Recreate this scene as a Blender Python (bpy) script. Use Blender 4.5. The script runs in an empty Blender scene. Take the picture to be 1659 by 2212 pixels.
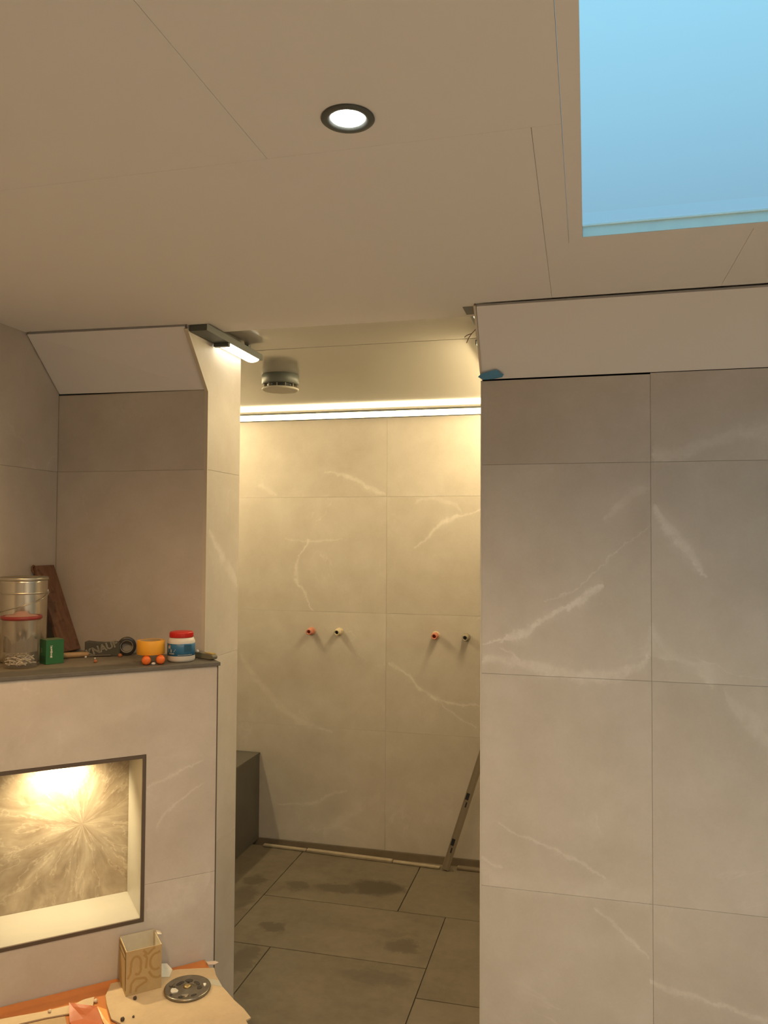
import bpy, bmesh, math, random
from mathutils import Vector, Matrix

random.seed(7)
C = bpy.context.scene.collection
SC = bpy.context.scene

# ------------------------------------------------------------------ camera
CAM_R = ((0.96916831, -0.24638762, 0.00243406),
         (0.24633085, 0.96861701, -0.03319937),
         (0.00582224, 0.03277536, 0.99944579))        # columns: right, forward, up
FOCAL_PX = 1725.29
cam_d = bpy.data.cameras.new('camera')
cam = bpy.data.objects.new('camera', cam_d)
C.objects.link(cam)
rt, fw, up = [Vector((CAM_R[0][i], CAM_R[1][i], CAM_R[2][i])) for i in range(3)]
m = Matrix((( rt.x, up.x, -fw.x, 0), (rt.y, up.y, -fw.y, 0), (rt.z, up.z, -fw.z, 0), (0, 0, 0, 1)))
cam.matrix_world = Matrix.Translation((0, 0, 1.59)) @ m
cam_d.sensor_fit = 'HORIZONTAL'
cam_d.sensor_width = 36.0
cam_d.lens = FOCAL_PX / 1659 * 36.0
cam_d.clip_start = 0.02
SC.camera = cam

# ------------------------------------------------------------------ world: dusk sky
world = bpy.data.worlds.new('dusk_sky')
SC.world = world
world.use_nodes = True
wn, wl = world.node_tree.nodes, world.node_tree.links
wn.clear()
w_out = wn.new('ShaderNodeOutputWorld')
w_bg = wn.new('ShaderNodeBackground')
w_tc = wn.new('ShaderNodeTexCoord')
w_sep = wn.new('ShaderNodeSeparateXYZ')
w_rmp = wn.new('ShaderNodeValToRGB')
wl.new(w_tc.outputs['Generated'], w_sep.inputs[0])
wl.new(w_sep.outputs['Z'], w_rmp.inputs[0])
wl.new(w_rmp.outputs[0], w_bg.inputs[0])
wl.new(w_bg.outputs[0], w_out.inputs[0])
el = w_rmp.color_ramp.elements
el[0].position = 0.37; el[0].color = (0.305, 0.56, 0.74, 1)
el[1].position = 1.0; el[1].color = (0.57, 1.30, 1.60, 1)      # the same rise carried on to the zenith
SKY = 1.0
w_bg.inputs[1].default_value = SKY

# ------------------------------------------------------------------ exposure and light levels
vs = SC.view_settings
vs.view_transform = 'Standard'
vs.look = 'None'
vs.gamma = 1.0
vs.use_curve_mapping = False
vs.exposure = 0.0
WARM = (1.0, 0.56, 0.20)          # warm downlight on the left
NEUT = (1.0, 0.88, 0.72)          # the other downlights
LEDC = (1.0, 0.795, 0.44)          # led strips
P_SPOT = 67.0                     # ceiling downlights, watt
P_NICHE = 15.0
E_STRIP = 13.0
E_SIDE = 67.0
E_BAR = 6.0

# ------------------------------------------------------------------ helpers
def link(name, bm, mat, parent=None, smooth=False):
    me = bpy.data.meshes.new(name)
    bmesh.ops.recalc_face_normals(bm, faces=bm.faces[:])
    bm.to_mesh(me); bm.free()
    for mm in (mat if isinstance(mat, (list, tuple)) else [mat]):
        me.materials.append(mm)
    if smooth:
        for p in me.polygons: p.use_smooth = True
    o = bpy.data.objects.new(name, me)
    C.objects.link(o)
    if parent is not None:
        o.parent = parent
        if smooth is None: pass
    return o

def empty(name, loc=(0, 0, 0), rotz=0.0):
    o = bpy.data.objects.new(name, None)
    o.empty_display_size = 0.05
    o.location = loc; o.rotation_euler = (0, 0, rotz)
    C.objects.link(o)
    return o

def tag(o, label, cat, group=None, kind=None):
    o['label'] = label; o['category'] = cat
    if group: o['group'] = group
    if kind: o['kind'] = kind
    return o

def struct(name, label, cat):
    return tag(empty(name), label, cat, kind='structure')

def box(bm, a, b, mtx=None, mi=0):
    vs_ = []
    for z in (a[2], b[2]):
        for (x, y) in ((a[0], a[1]), (b[0], a[1]), (b[0], b[1]), (a[0], b[1])):
            v = Vector((x, y, z))
            vs_.append(bm.verts.new(mtx @ v if mtx else v))
    for f in ((3, 2, 1, 0), (4, 5, 6, 7), (0, 1, 5, 4), (1, 2, 6, 5), (2, 3, 7, 6), (3, 0, 4, 7)):
        ff = bm.faces.new([vs_[i] for i in f]); ff.material_index = mi
    return vs_

def bevel(bm, w, seg=2):
    bmesh.ops.bevel(bm, geom=bm.edges[:], offset=w, segments=seg, affect='EDGES', profile=0.5)

def bbox_obj(name, a, b, mat, parent=None, bev=0.0, mtx=None):
    bm = bmesh.new(); box(bm, a, b, mtx)
    if bev: bevel(bm, bev)
    return link(name, bm, mat, parent)

def prism(bm, poly, h0, h1, fr):
    """extrude 2-D polygon between two heights; fr(u, v, h) -> world"""
    lo = [bm.verts.new(fr(u, v, h0)) for u, v in poly]
    hi = [bm.verts.new(fr(u, v, h1)) for u, v in poly]
    n = len(poly)
    bm.faces.new(lo[::-1]); bm.faces.new(hi)
    for i in range(n):
        bm.faces.new((lo[i], lo[(i + 1) % n], hi[(i + 1) % n], hi[i]))

def offset_poly(poly, d):
    """inset a counter-clockwise polygon by d"""
    n = len(poly); out = []
    for i in range(n):
        p0, p1, p2 = Vector(poly[i - 1]), Vector(poly[i]), Vector(poly[(i + 1) % n])
        a, b = (p1 - p0).normalized(), (p2 - p1).normalized()
        na, nb = Vector((-a.y, a.x)), Vector((-b.y, b.x))
        k = 1 + na.dot(nb)
        q = p1 + (na + nb) * (d / k) if k > 1e-4 else p1 + na * d
        out.append((q.x, q.y))
    return out

def tile(parent, poly, fr, mat, name='tile', gap=0.0007, th=0.0025, ch=0.0005, out=0.0):
    """one tile: fr(u, v, h) with h = height above the finished plane (negative = into the wall)"""
    area = sum(poly[i - 1][0] * poly[i][1] - poly[i][0] * poly[i - 1][1] for i in range(len(poly)))
    if area < 0: poly = poly[::-1]
    p1 = offset_poly(poly, gap / 2); p2 = offset_poly(poly, gap / 2 + ch)
    bm = bmesh.new()
    a = [bm.verts.new(fr(u, v, out - th)) for u, v in p1]
    b = [bm.verts.new(fr(u, v, out - ch)) for u, v in p1]
    c = [bm.verts.new(fr(u, v, out)) for u, v in p2]
    n = len(p1)
    bm.faces.new(a[::-1]); bm.faces.new(c)
    for i in range(n):
        j = (i + 1) % n
        bm.faces.new((a[i], a[j], b[j], b[i])); bm.faces.new((b[i], b[j], c[j], c[i]))
    return link(name, bm, mat, parent)

def rect(u0, v0, u1, v1):
    return [(u0, v0), (u1, v0), (u1, v1), (u0, v1)]

def lathe(bm, prof, seg=40, mtx=None, mi=0, cap=True):
    """profile of (r, z) from bottom to top, about the local z axis"""
    rings = []
    for r, z in prof:
        ring = []
        for k in range(seg):
            a = 2 * math.pi * k / seg
            v = Vector((r * math.cos(a), r * math.sin(a), z))
            ring.append(bm.verts.new(mtx @ v if mtx else v))
        rings.append(ring)
    for i in range(len(rings) - 1):
        for k in range(seg):
            f = bm.faces.new((rings[i][k], rings[i][(k + 1) % seg], rings[i + 1][(k + 1) % seg], rings[i + 1][k]))
            f.material_index = mi; f.smooth = True
    if cap:
        f = bm.faces.new(rings[0][::-1]); f.material_index = mi
        f = bm.faces.new(rings[-1]); f.material_index = mi

def lathe_obj(name, prof, mat, parent=None, seg=40, mtx=None, cap=True):
    bm = bmesh.new(); lathe(bm, prof, seg, mtx, cap=cap)
    return link(name, bm, mat, parent)

def tube(bm, pts, r, seg=8, cap=True):
    pts = [Vector(p) for p in pts]
    rings = []
    for i, p in enumerate(pts):
        d = (pts[min(i + 1, len(pts) - 1)] - pts[max(i - 1, 0)]).normalized()
        ref = Vector((0, 0, 1)) if abs(d.z) < 0.9 else Vector((1, 0, 0))
        s = d.cross(ref).normalized(); q = s.cross(d)
        rr = r[i] if isinstance(r, (list, tuple)) else r
        rings.append([bm.verts.new(p + (s * math.cos(2 * math.pi * k / seg) + q * math.sin(2 * math.pi * k / seg)) * rr) for k in range(seg)])
    for i in range(len(rings) - 1):
        for k in range(seg):
            f = bm.faces.new((rings[i][k], rings[i][(k + 1) % seg], rings[i + 1][(k + 1) % seg], rings[i + 1][k])); f.smooth = True
    if cap:
        bm.faces.new(rings[0][::-1]); bm.faces.new(rings[-1])

def tube_obj(name, pts, r, mat, parent=None, seg=8):
    bm = bmesh.new(); tube(bm, pts, r, seg)
    return link(name, bm, mat, parent)

def axes(origin, x, z):
    """matrix with local x and z along the given directions"""
    z = Vector(z).normalized(); x = Vector(x); x = (x - z * x.dot(z)).normalized(); y = z.cross(x)
    return Matrix(((x.x, y.x, z.x, origin[0]), (x.y, y.y, z.y, origin[1]), (x.z, y.z, z.z, origin[2]), (0, 0, 0, 1)))

# ------------------------------------------------------------------ materials
class NT:
    def __init__(self, name):
        self.m = bpy.data.materials.new(name); self.m.use_nodes = True
        self.t = self.m.node_tree; self.n = self.t.nodes; self.l = self.t.links
        self.b = self.n['Principled BSDF']; self.o = self.n['Material Output']
    def new(self, t, **kw):
        x = self.n.new(t)
        for k, v in kw.items(): setattr(x, k, v)
        return x
    def put(self, sock, v):
        if hasattr(v, 'is_output') or hasattr(v, 'links') and not isinstance(v, (float, int)):
            self.l.new(v, sock)
        else: sock.default_value = v
    def math(self, op, a, b=None, c=None, clamp=False):
        x = self.new('ShaderNodeMath', operation=op, use_clamp=clamp)
        self.put(x.inputs[0], a)
        if b is not None: self.put(x.inputs[1], b)
        if c is not None: self.put(x.inputs[2], c)
        return x.outputs[0]
    def vmath(self, op, a, b=None, scale=None):
        x = self.new('ShaderNodeVectorMath', operation=op)
        self.put(x.inputs[0], a)
        if b is not None: self.put(x.inputs[1], b)
        if scale is not None: x.inputs['Scale'].default_value = scale
        return x.outputs[0]
    def mapr(self, v, a, b, c=0.0, d=1.0, smooth=False):
        x = self.new('ShaderNodeMapRange', interpolation_type='SMOOTHSTEP' if smooth else 'LINEAR')
        self.put(x.inputs[0], v)
        for i, q in enumerate((a, b, c, d)): self.put(x.inputs[1 + i], q)
        return x.outputs[0]
    def noise(self, vec, scale, detail=4, rough=0.55, w=None, dist=0.0):
        x = self.new('ShaderNodeTexNoise', noise_dimensions='4D' if w is not None else '3D')
        self.l.new(vec, x.inputs['Vector'])
        x.inputs['Scale'].default_value = scale; x.inputs['Detail'].default_value = detail
        x.inputs['Roughness'].default_value = rough; x.inputs['Distortion'].default_value = dist
        if w is not None: self.put(x.inputs['W'], w)
        return x
    def mix(self, fac, a, b, mode='MIX'):
        x = self.new('ShaderNodeMix', data_type='RGBA', blend_type=mode)
        self.put(x.inputs[0], fac)
        for i, q in ((6, a), (7, b)):
            if isinstance(q, (tuple, list)): x.inputs[i].default_value = (*q[:3], 1)
            else: self.l.new(q, x.inputs[i])
        return x.outputs[2]
    def curve(self, v, pts):
        x = self.new('ShaderNodeFloatCurve'); c = x.mapping.curves[0]
        x.mapping.use_clip = False
        while len(c.points) < len(pts): c.points.new(0.5, 0.5)
        for p, q in zip(c.points, pts): p.location = q; p.handle_type = 'AUTO'
        x.mapping.update(); self.l.new(v, x.inputs[1]); x.inputs[0].default_value = 1.0
        return x.outputs[0]
    def bump(self, h, strength=0.1, dist=0.002):
        x = self.new('ShaderNodeBump'); x.inputs['Strength'].default_value = strength; x.inputs['Distance'].default_value = dist
        self.l.new(h, x.inputs['Height']); self.l.new(x.outputs[0], self.b.inputs['Normal'])

def plain(name, col, rough=0.5, metal=0.0, var=0.06, scale=30.0, bump=0.05, spec=0.5, trans=0.0):
    k = NT(name)
    tc = k.new('ShaderNodeTexCoord')
    nz = k.noise(tc.outputs['Object'], scale, 4)
    lo = tuple(max(0, c * (1 - var)) for c in col); hi = tuple(min(1, c * (1 + var)) for c in col)
    k.l.new(k.mix(nz.outputs[0], lo, hi), k.b.inputs['Base Color'])
    k.b.inputs['Roughness'].default_value = rough; k.b.inputs['Metallic'].default_value = metal
    k.b.inputs['Specular IOR Level'].default_value = spec
    if trans: k.b.inputs['Transmission Weight'].default_value = trans
    if bump: k.bump(nz.outputs[0], bump, 0.001)
    return k.m

def emit(name, col, strength):
    k = NT(name)
    e = k.new('ShaderNodeEmission'); e.inputs[0].default_value = (*col, 1); e.inputs[1].default_value = strength
    k.l.new(e.outputs[0], k.o.inputs[0])
    return k.m

def vein_sum(k, u, v, veins):
    """soft pale veins, each a curve with its own centre line and width"""
    total = None
    for pts, wid, s in veins:
        us = [p[0] for p in pts]; vs2 = [p[1] for p in pts]
        swap = (max(vs2) - min(vs2)) > (max(us) - min(us))
        a, b = (v, u) if swap else (u, v)
        q = sorted([((p[1], p[0]) if swap else p) + (w,) for p, w in zip(pts, wid)])
        a0, a1 = q[0][0], q[-1][0]
        b0, b1 = min(x[1] for x in q), max(x[1] for x in q)
        if b1 - b0 < 0.02: b0 -= 0.02; b1 += 0.02
        tt = k.mapr(a, a0, a1)
        cen = k.curve(tt, [((x[0] - a0) / (a1 - a0), (x[1] - b0) / (b1 - b0)) for x in q])
        wm = max(x[2] for x in q)
        wq = [((x[0] - a0) / (a1 - a0), x[2] / wm) for x in q]
        wc = k.curve(tt, wq)
        d = k.math('ABSOLUTE', k.math('SUBTRACT', b, k.math('MULTIPLY_ADD', cen, b1 - b0, b0)))
        wv = k.math('MAXIMUM', k.math('MULTIPLY', wc, wm), 0.0004)
        dr = k.math('DIVIDE', d, wv)
        mk = k.math('ADD', k.mapr(dr, 0.25, 1.25, s * 0.8, 0.0, True), k.mapr(dr, 0.2, 3.2, s * 0.28, 0.0, True))
        ins = k.math('MULTIPLY', k.math('GREATER_THAN', a, a0), k.math('LESS_THAN', a, a1))
        mk = k.math('MULTIPLY', mk, ins)
        total = mk if total is None else k.math('ADD', total, mk)
    return total

def marble(name, base, pale, veins=None, frame='X', rough=0.42, cloud=1.0):
    """beige porcelain: cloudy ground, fine grain, thin generic veins, plus the wall's own veins"""
    k = NT(name)
    g = k.new('ShaderNodeNewGeometry'); oi = k.new('ShaderNodeObjectInfo')
    P = g.outputs['Position']
    rnd = k.math('MULTIPLY', oi.outputs['Random'], 17.0)
    n1 = k.noise(P, 2.2, 5, 0.6, rnd, 0.6).outputs[0]
    n2 = k.noise(P, 9.0, 6, 0.62, rnd).outputs[0]
    n3 = k.noise(P, 140.0, 2, 0.5).outputs[0]
    # generic hairline veins: zero crossing of a distorted noise
    nv = k.noise(P, 1.5, 6, 0.62, rnd, 1.1).outputs[0]
    line = k.mapr(k.math('ABSOLUTE', k.math('SUBTRACT', nv, 0.5)), 0.0, 0.012, 1.0, 0.0, True)
    gate = k.mapr(n1, 0.50, 0.66)
    hair = k.math('MULTIPLY', k.math('MULTIPLY', line, gate), 0.22)
    fac = k.math('ADD', k.mapr(n1, 0.3, 0.7, -0.02, 0.34 * cloud), k.mapr(n2, 0.3, 0.7, -0.03, 0.22 * cloud))
    fac = k.math('ADD', fac, hair)
    if veins:
        jit = k.vmath('SUBTRACT', k.noise(P, 13.0, 7, 0.72).outputs[1], (0.5, 0.5, 0.5))
        jit = k.vmath('SCALE', jit, scale=0.062)
        Q = k.vmath('ADD', P, jit)
        sp = k.new('ShaderNodeSeparateXYZ'); k.l.new(Q, sp.inputs[0])
        if frame == 'X': u = sp.outputs[0]
        elif frame == 'Y': u = sp.outputs[1]
        else:
            u = k.math('ADD', k.math('MULTIPLY', k.math('SUBTRACT', sp.outputs[0], HR[0]), HT[0]),
                       k.math('MULTIPLY', k.math('SUBTRACT', sp.outputs[1], HR[1]), HT[1]))
        vsum = vein_sum(k, u, sp.outputs[2], veins)
        brk = k.mapr(k.noise(P, 26.0, 5, 0.7).outputs[0], 0.30, 0.62, 0.35, 1.0)
        fac = k.math('ADD', fac, k.math('MULTIPLY', k.math('MULTIPLY', vsum, brk), 0.92))
    fac = k.math('ADD', fac, k.mapr(oi.outputs['Random'], 0, 1, -0.02, 0.02))
    fac = k.math('ADD', fac, k.mapr(n3, 0.3, 0.7, -0.03, 0.03), clamp=True)
    k.l.new(k.mix(fac, base, pale), k.b.inputs['Base Color'])
    k.b.inputs['Roughness'].default_value = rough
    k.b.inputs['Specular IOR Level'].default_value = 0.35
    k.bump(n3, 0.06, 0.0006)
    return k.m

# half-wall frame: s along the face, d out of the face into the room
HR = (-1.0674, 2.2000); HT = (0.7358, 0.6772); HN = (-0.6772, 0.7358)
def W(s, d, z):
    return Vector((HR[0] + s * HT[0] - d * HN[0], HR[1] + s * HT[1] - d * HN[1], z))

VR = [([(-0.295, 1.286), (-0.236, 1.302), (-0.183, 1.32), (-0.132, 1.354), (-0.068, 1.391), (-0.008, 1.426), (0.045, 1.466)], [0.002, 0.004, 0.016, 0.01, 0.008, 0.016, 0.002], 0.85),
      ([(-0.115, 1.41), (-0.036, 1.451), (0.027, 1.507), (0.101, 1.572), (0.169, 1.633)], [0.002, 0.003, 0.002, 0.003, 0.001], 0.4),
      ([(-0.295, 1.243), (-0.203, 1.238), (-0.087, 1.217), (0.039, 1.21), (0.112, 1.231), (0.166, 1.269)], [0.012, 0.016, 0.018, 0.02, 0.016, 0.01], 0.5),
      ([(-0.242, 1.278), (-0.216, 1.263), (-0.187, 1.247)], [0.002, 0.004, 0.002], 0.4),
      ([(0.175, 1.689), (0.211, 1.629), (0.24, 1.592), (0.276, 1.542), (0.31, 1.486)], [0.002, 0.02, 0.022, 0.014, 0.004], 0.6),
      ([(0.172, 1.363), (0.209, 1.271), (0.25, 1.266), (0.285, 1.261), (0.326, 1.194)], [0.002, 0.06, 0.07, 0.05, 0.002], 0.35),
      ([(0.174, 1.82), (0.236, 1.826), (0.319, 1.855), (0.4, 1.878), (0.492, 1.882)], [0.03, 0.02, 0.018, 0.03, 0.035], 0.4),
      ([(0.052, 1.648), (0.102, 1.7), (0.165, 1.738)], [0.004, 0.02, 0.015], 0.3),
      ([(-0.252, 0.791), (-0.164, 0.743), (-0.075, 0.72), (0.049, 0.651)], [0.003, 0.004, 0.006, 0.003], 0.4),
      ([(-0.299, 0.682), (-0.268, 0.672), (-0.235, 0.663)], [0.006, 0.006, 0.001], 0.35),
      ([(0.018, 0.579), (0.085, 0.527), (0.163, 0.458)], [0.002, 0.008, 0.004], 0.4),
      ([(0.168, 0.39), (0.227, 0.382), (0.331, 0.36), (0.455, 0.339)], [0.004, 0.012, 0.006, 0.012], 0.45),
      ([(0.355, 1.188), (0.394, 1.132), (0.467, 1.076)], [0.012, 0.03, 0.05], 0.35),
      ([(-0.294, 0.672), (-0.215, 0.622), (0.037, 0.619), (0.162, 0.608)], [0.01, 0.03, 0.035, 0.02], 0.2)]
VB = [([(-1.342, 1.936), (-1.202, 1.909), (-1.114, 1.86), (-1.009, 1.816)], [0.004, 0.012, 0.014, 0.006], 0.55),
      ([(-1.429, 1.582), (-1.441, 1.545), (-1.493, 1.459), (-1.5, 1.398), (-1.452, 1.313), (-1.434, 1.265), (-1.392, 1.21)], [0.006, 0.005, 0.008, 0.012, 0.006, 0.005, 0.003], 0.6),
      ([(-1.559, 1.581), (-1.442, 1.574), (-1.237, 1.583)], [0.001, 0.006, 0.001], 0.35),
      ([(-0.859, 1.538), (-0.782, 1.597), (-0.699, 1.673), (-0.64, 1.696), (-0.512, 1.738)], [0.004, 0.01, 0.016, 0.008, 0.004], 0.65),
      ([(-0.867, 1.763), (-0.771, 1.79), (-0.676, 1.773), (-0.605, 1.719)], [0.002, 0.01, 0.012, 0.002], 0.3),
      ([(-0.99, 0.952), (-0.887, 0.896), (-0.827, 0.836), (-0.755, 0.793), (-0.696, 0.773), (-0.51, 0.761)], [0.005, 0.012, 0.01, 0.012, 0.008, 0.005], 0.6),
      ([(-0.767, 0.804), (-0.673, 0.728), (-0.533, 0.652)], [0.002, 0.006, 0.003], 0.45),
      ([(-1.804, 0.946), (-1.669, 0.793), (-1.484, 0.64), (-1.28, 0.586)], [0.02, 0.03, 0.02, 0.004], 0.3),
      ([(-1.583, 0.191), (-1.378, 0.211), (-1.29, 0.257), (-1.202, 0.288)], [0.002, 0.008, 0.008, 0.002], 0.4),
      ([(-1.326, 0.059), (-1.176, 0.179), (-1.029, 0.274)], [0.03, 0.04, 0.02], 0.25),
      ([(-1.721, 1.871), (-1.654, 1.846), (-1.601, 1.816)], [0.004, 0.016, 0.004], 0.3)]
VJ = [([(2.331, 1.608), (2.389, 1.553), (2.442, 1.506), (2.541, 1.44)], [0.01, 0.02, 0.03, 0.02], 0.5)]
VH = [([(-0.202, 0.878), (-0.147, 0.899), (-0.094, 0.916), (-0.04, 0.936)], [0.002, 0.006, 0.004, 0.001], 0.45),
      ([(-0.174, 0.756), (-0.159, 0.78), (-0.133, 0.813), (-0.106, 0.831), (-0.039, 0.868)], [0.004, 0.008, 0.006, 0.004, 0.002], 0.4),
      ([(-0.197, 0.539), (-0.129, 0.538), (-0.021, 0.583)], [0.03, 0.06, 0.03], 0.35),
      ([(-0.549, 0.975), (-0.448, 1.037), (-0.329, 1.074), (-0.19, 1.112)], [0.02, 0.03, 0.02, 0.01], 0.12)]

BASE = (0.51, 0.455, 0.39); PALE = (0.76, 0.71, 0.65)
M = {}
M['tile_front'] = marble('beige_tile_front', BASE, PALE, VR, 'X')
M['tile_back'] = marble('beige_tile_back', BASE, PALE, VB, 'X')
M['tile_jamb'] = marble('beige_tile_jamb', BASE, PALE, VJ, 'Y')
M['tile_half'] = marble('beige_tile_half', BASE, PALE, VH, 'H')
M['tile'] = marble('beige_tile', BASE, PALE)
M['tile_pale'] = marble('pale_cream_tile', (0.37, 0.35, 0.30), (0.48, 0.46, 0.40), rough=0.35)
M['paint'] = plain('white_ceiling_paint', (0.78, 0.755, 0.73), 0.85, var=0.012, scale=8, bump=0.02, spec=0.2)
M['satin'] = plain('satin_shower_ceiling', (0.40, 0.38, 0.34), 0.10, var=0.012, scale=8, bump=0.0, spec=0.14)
M['panel'] = plain('white_primed_board', (0.80, 0.775, 0.76), 0.8, var=0.012, scale=6, bump=0.02, spec=0.2)
M['dark_gap'] = plain('dark_void', (0.03, 0.026, 0.022), 0.9, bump=0)
M['core'] = plain('beige_grout', (0.46, 0.405, 0.335), 0.9)
M['trim'] = plain('beige_edge_profile', (0.60, 0.53, 0.43), 0.45, var=0.04)
M['trim_dark'] = plain('bronze_edge_profile', (0.10, 0.075, 0.055), 0.45, var=0.05)
M['slate'] = plain('dark_grey_slab', (0.115, 0.105, 0.09), 0.55, var=0.22, scale=14, bump=0.1)
M['bench'] = plain('dark_grey_bench_tile', (0.10, 0.09, 0.075), 0.5, var=0.2, scale=10, bump=0.08)
M['lamp_grey'] = plain('grey_lamp_housing', (0.08, 0.088, 0.08), 0.5, 0.0, var=0.05)
M['lamp_dark'] = plain('dark_lamp_housing', (0.05, 0.06, 0.06), 0.5, 0.0, var=0.05)
M['black'] = plain('black_plastic', (0.02, 0.019, 0.018), 0.45)
M['white_plastic'] = plain('white_plastic', (0.75, 0.72, 0.66), 0.4)
M['alu'] = plain('brushed_aluminium', (0.30, 0.25, 0.18), 0.5, 0.2, var=0.08, scale=60)
M['mortar'] = plain('pale_mortar', (0.33, 0.27, 0.19), 0.9, var=0.25, scale=40, bump=0.4)
M['channel'] = plain('brown_channel', (0.20, 0.155, 0.105), 0.85, var=0.25, scale=18, bump=0.2)

# niche back: burst of crystalline rays around one point
def niche_back_mat():
    k = NT('brown_burst_tile')
    g = k.new('ShaderNodeNewGeometry')
    sp = k.new('ShaderNodeSeparateXYZ'); k.l.new(g.outputs['Position'], sp.inputs[0])
    u = k.math('ADD', k.math('MULTIPLY', k.math('SUBTRACT', sp.outputs[0], HR[0]), HT[0]),
               k.math('MULTIPLY', k.math('SUBTRACT', sp.outputs[1], HR[1]), HT[1]))
    du = k.math('SUBTRACT', u, -0.347); dv = k.math('SUBTRACT', sp.outputs[2], 0.735)
    ang = k.math('ARCTAN2', dv, du)
    rad = k.math('POWER', k.math('ADD', k.math('MULTIPLY', du, du), k.math('MULTIPLY', dv, dv)), 0.5)
    cv = k.new('ShaderNodeCombineXYZ')
    k.put(cv.inputs[0], k.math('MULTIPLY', k.math('COSINE', ang), 1.0)); k.put(cv.inputs[1], k.math('SINE', ang)); k.put(cv.inputs[2], k.math('MULTIPLY', rad, 2.2))
    a1 = k.noise(cv.outputs[0], 3.0, 4, 0.6, None, 1.0).outputs[0]
    ridge = k.mapr(k.math('ABSOLUTE', k.math('SUBTRACT', k.noise(cv.outputs[0], 3.4, 4, 0.6).outputs[0], 0.5)), 0.0, 0.02, 0.55, 0.0, True)
    n2 = k.noise(g.outputs['Position'], 11, 5, 0.6).outputs[0]
    fac = k.math('ADD', k.mapr(a1, 0.34, 0.66, 0.0, 0.55), k.mapr(n2, 0.3, 0.7, -0.1, 0.25))
    fac = k.math('ADD', fac, k.math('MULTIPLY', ridge, k.mapr(rad, 0.0, 0.3, 0.9, 0.35)), clamp=True)
    k.l.new(k.mix(fac, (0.25, 0.19, 0.125), (0.55, 0.47, 0.35)), k.b.inputs['Base Color'])
    k.b.inputs['Roughness'].default_value = 0.5
    return k.m
M['burst'] = niche_back_mat()

def floor_mat():
    k = NT('grey_brown_stone_floor')
    g = k.new('ShaderNodeNewGeometry'); oi = k.new('ShaderNodeObjectInfo')
    P = g.outputs['Position']; rnd = k.math('MULTIPLY', oi.outputs['Random'], 9.0)
    n1 = k.noise(P, 3.0, 6, 0.62, rnd, 0.5).outputs[0]; n2 = k.noise(P, 22.0, 5, 0.65).outputs[0]
    fac = k.math('ADD', k.mapr(n1, 0.3, 0.7, 0, 0.7), k.mapr(n2, 0.3, 0.7, -0.12, 0.3), clamp=True)
    col = k.mix(fac, (0.11, 0.088, 0.058), (0.19, 0.155, 0.108))
    jit = k.vmath('SCALE', k.vmath('SUBTRACT', k.noise(P, 11.0, 6, 0.72).outputs[1], (0.5, 0.5, 0.5)), scale=0.14)
    sp = k.new('ShaderNodeSeparateXYZ'); k.l.new(k.vmath('ADD', P, jit), sp.inputs[0])
    tot = None
    for cx, cy, rx, ry, s in ((-1.285, 3.50, 0.06, 0.05, 0.55), (-1.10, 3.52, 0.10, 0.045, 0.6), (-0.93, 3.575, 0.125, 0.085, 0.85), (-1.50, 3.50, 0.05, 0.06, 0.6),
                              (-1.49, 3.30, 0.07, 0.14, 0.5), (-1.25, 3.10, 0.06, 0.04, 0.6), (-0.71, 3.09, 0.07, 0.05, 0.55), (-0.75, 2.85, 0.14, 0.04, 0.35),
                              (-1.26, 2.84, 0.05, 0.09, 0.5), (-0.85, 3.18, 0.2, 0.03, 0.2)):
        a = k.math('DIVIDE', k.math('SUBTRACT', sp.outputs[0], cx), rx); b = k.math('DIVIDE', k.math('SUBTRACT', sp.outputs[1], cy), ry)
        r2 = k.math('ADD', k.math('MULTIPLY', a, a), k.math('MULTIPLY', b, b))
        mk = k.mapr(r2, 0.45, 1.40, min(1.0, s * 1.12), 0.0, True)
        tot = mk if tot is None else k.math('MAXIMUM', tot, mk)
    col = k.mix(tot, col, (0.066, 0.050, 0.031))
    k.l.new(col, k.b.inputs['Base Color'])
    k.b.inputs['Roughness'].default_value = 0.62
    k.bump(n2, 0.12, 0.001)
    return k.m
M['floor'] = floor_mat()

def glass_mat():
    k = NT('skylight_glass')
    tr = k.new('ShaderNodeBsdfTransparent'); tr.inputs[0].default_value = (0.93, 0.96, 0.97, 1)
    gl = k.new('ShaderNodeBsdfGlossy'); gl.inputs['Roughness'].default_value = 0.03
    fr = k.new('ShaderNodeFresnel'); fr.inputs[0].default_value = 1.25
    gq = k.new('ShaderNodeNewGeometry')
    ff = k.math('MULTIPLY', fr.outputs[0], k.math('SUBTRACT', 1.0, gq.outputs['Backfacing']))
    mx = k.new('ShaderNodeMixShader')
    k.l.new(ff, mx.inputs[0]); k.l.new(tr.outputs[0], mx.inputs[1]); k.l.new(gl.outputs[0], mx.inputs[2])
    k.l.new(mx.outputs[0], k.o.inputs[0])
    return k.m
M['glass'] = glass_mat()
def clear_mat():
    k = NT('clear_tub_plastic')
    tr = k.new('ShaderNodeBsdfTransparent'); tr.inputs[0].default_value = (0.96, 0.945, 0.92, 1)
    p = k.b; p.inputs['Base Color'].default_value = (0.6, 0.56, 0.5, 1); p.inputs['Roughness'].default_value = 0.2
    mx = k.new('ShaderNodeMixShader'); mx.inputs[0].default_value = 0.10
    k.l.new(tr.outputs[0], mx.inputs[1]); k.l.new(p.outputs[0], mx.inputs[2]); k.l.new(mx.outputs[0], k.o.inputs[0])
    return k.m
M['clear'] = clear_mat()

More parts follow.
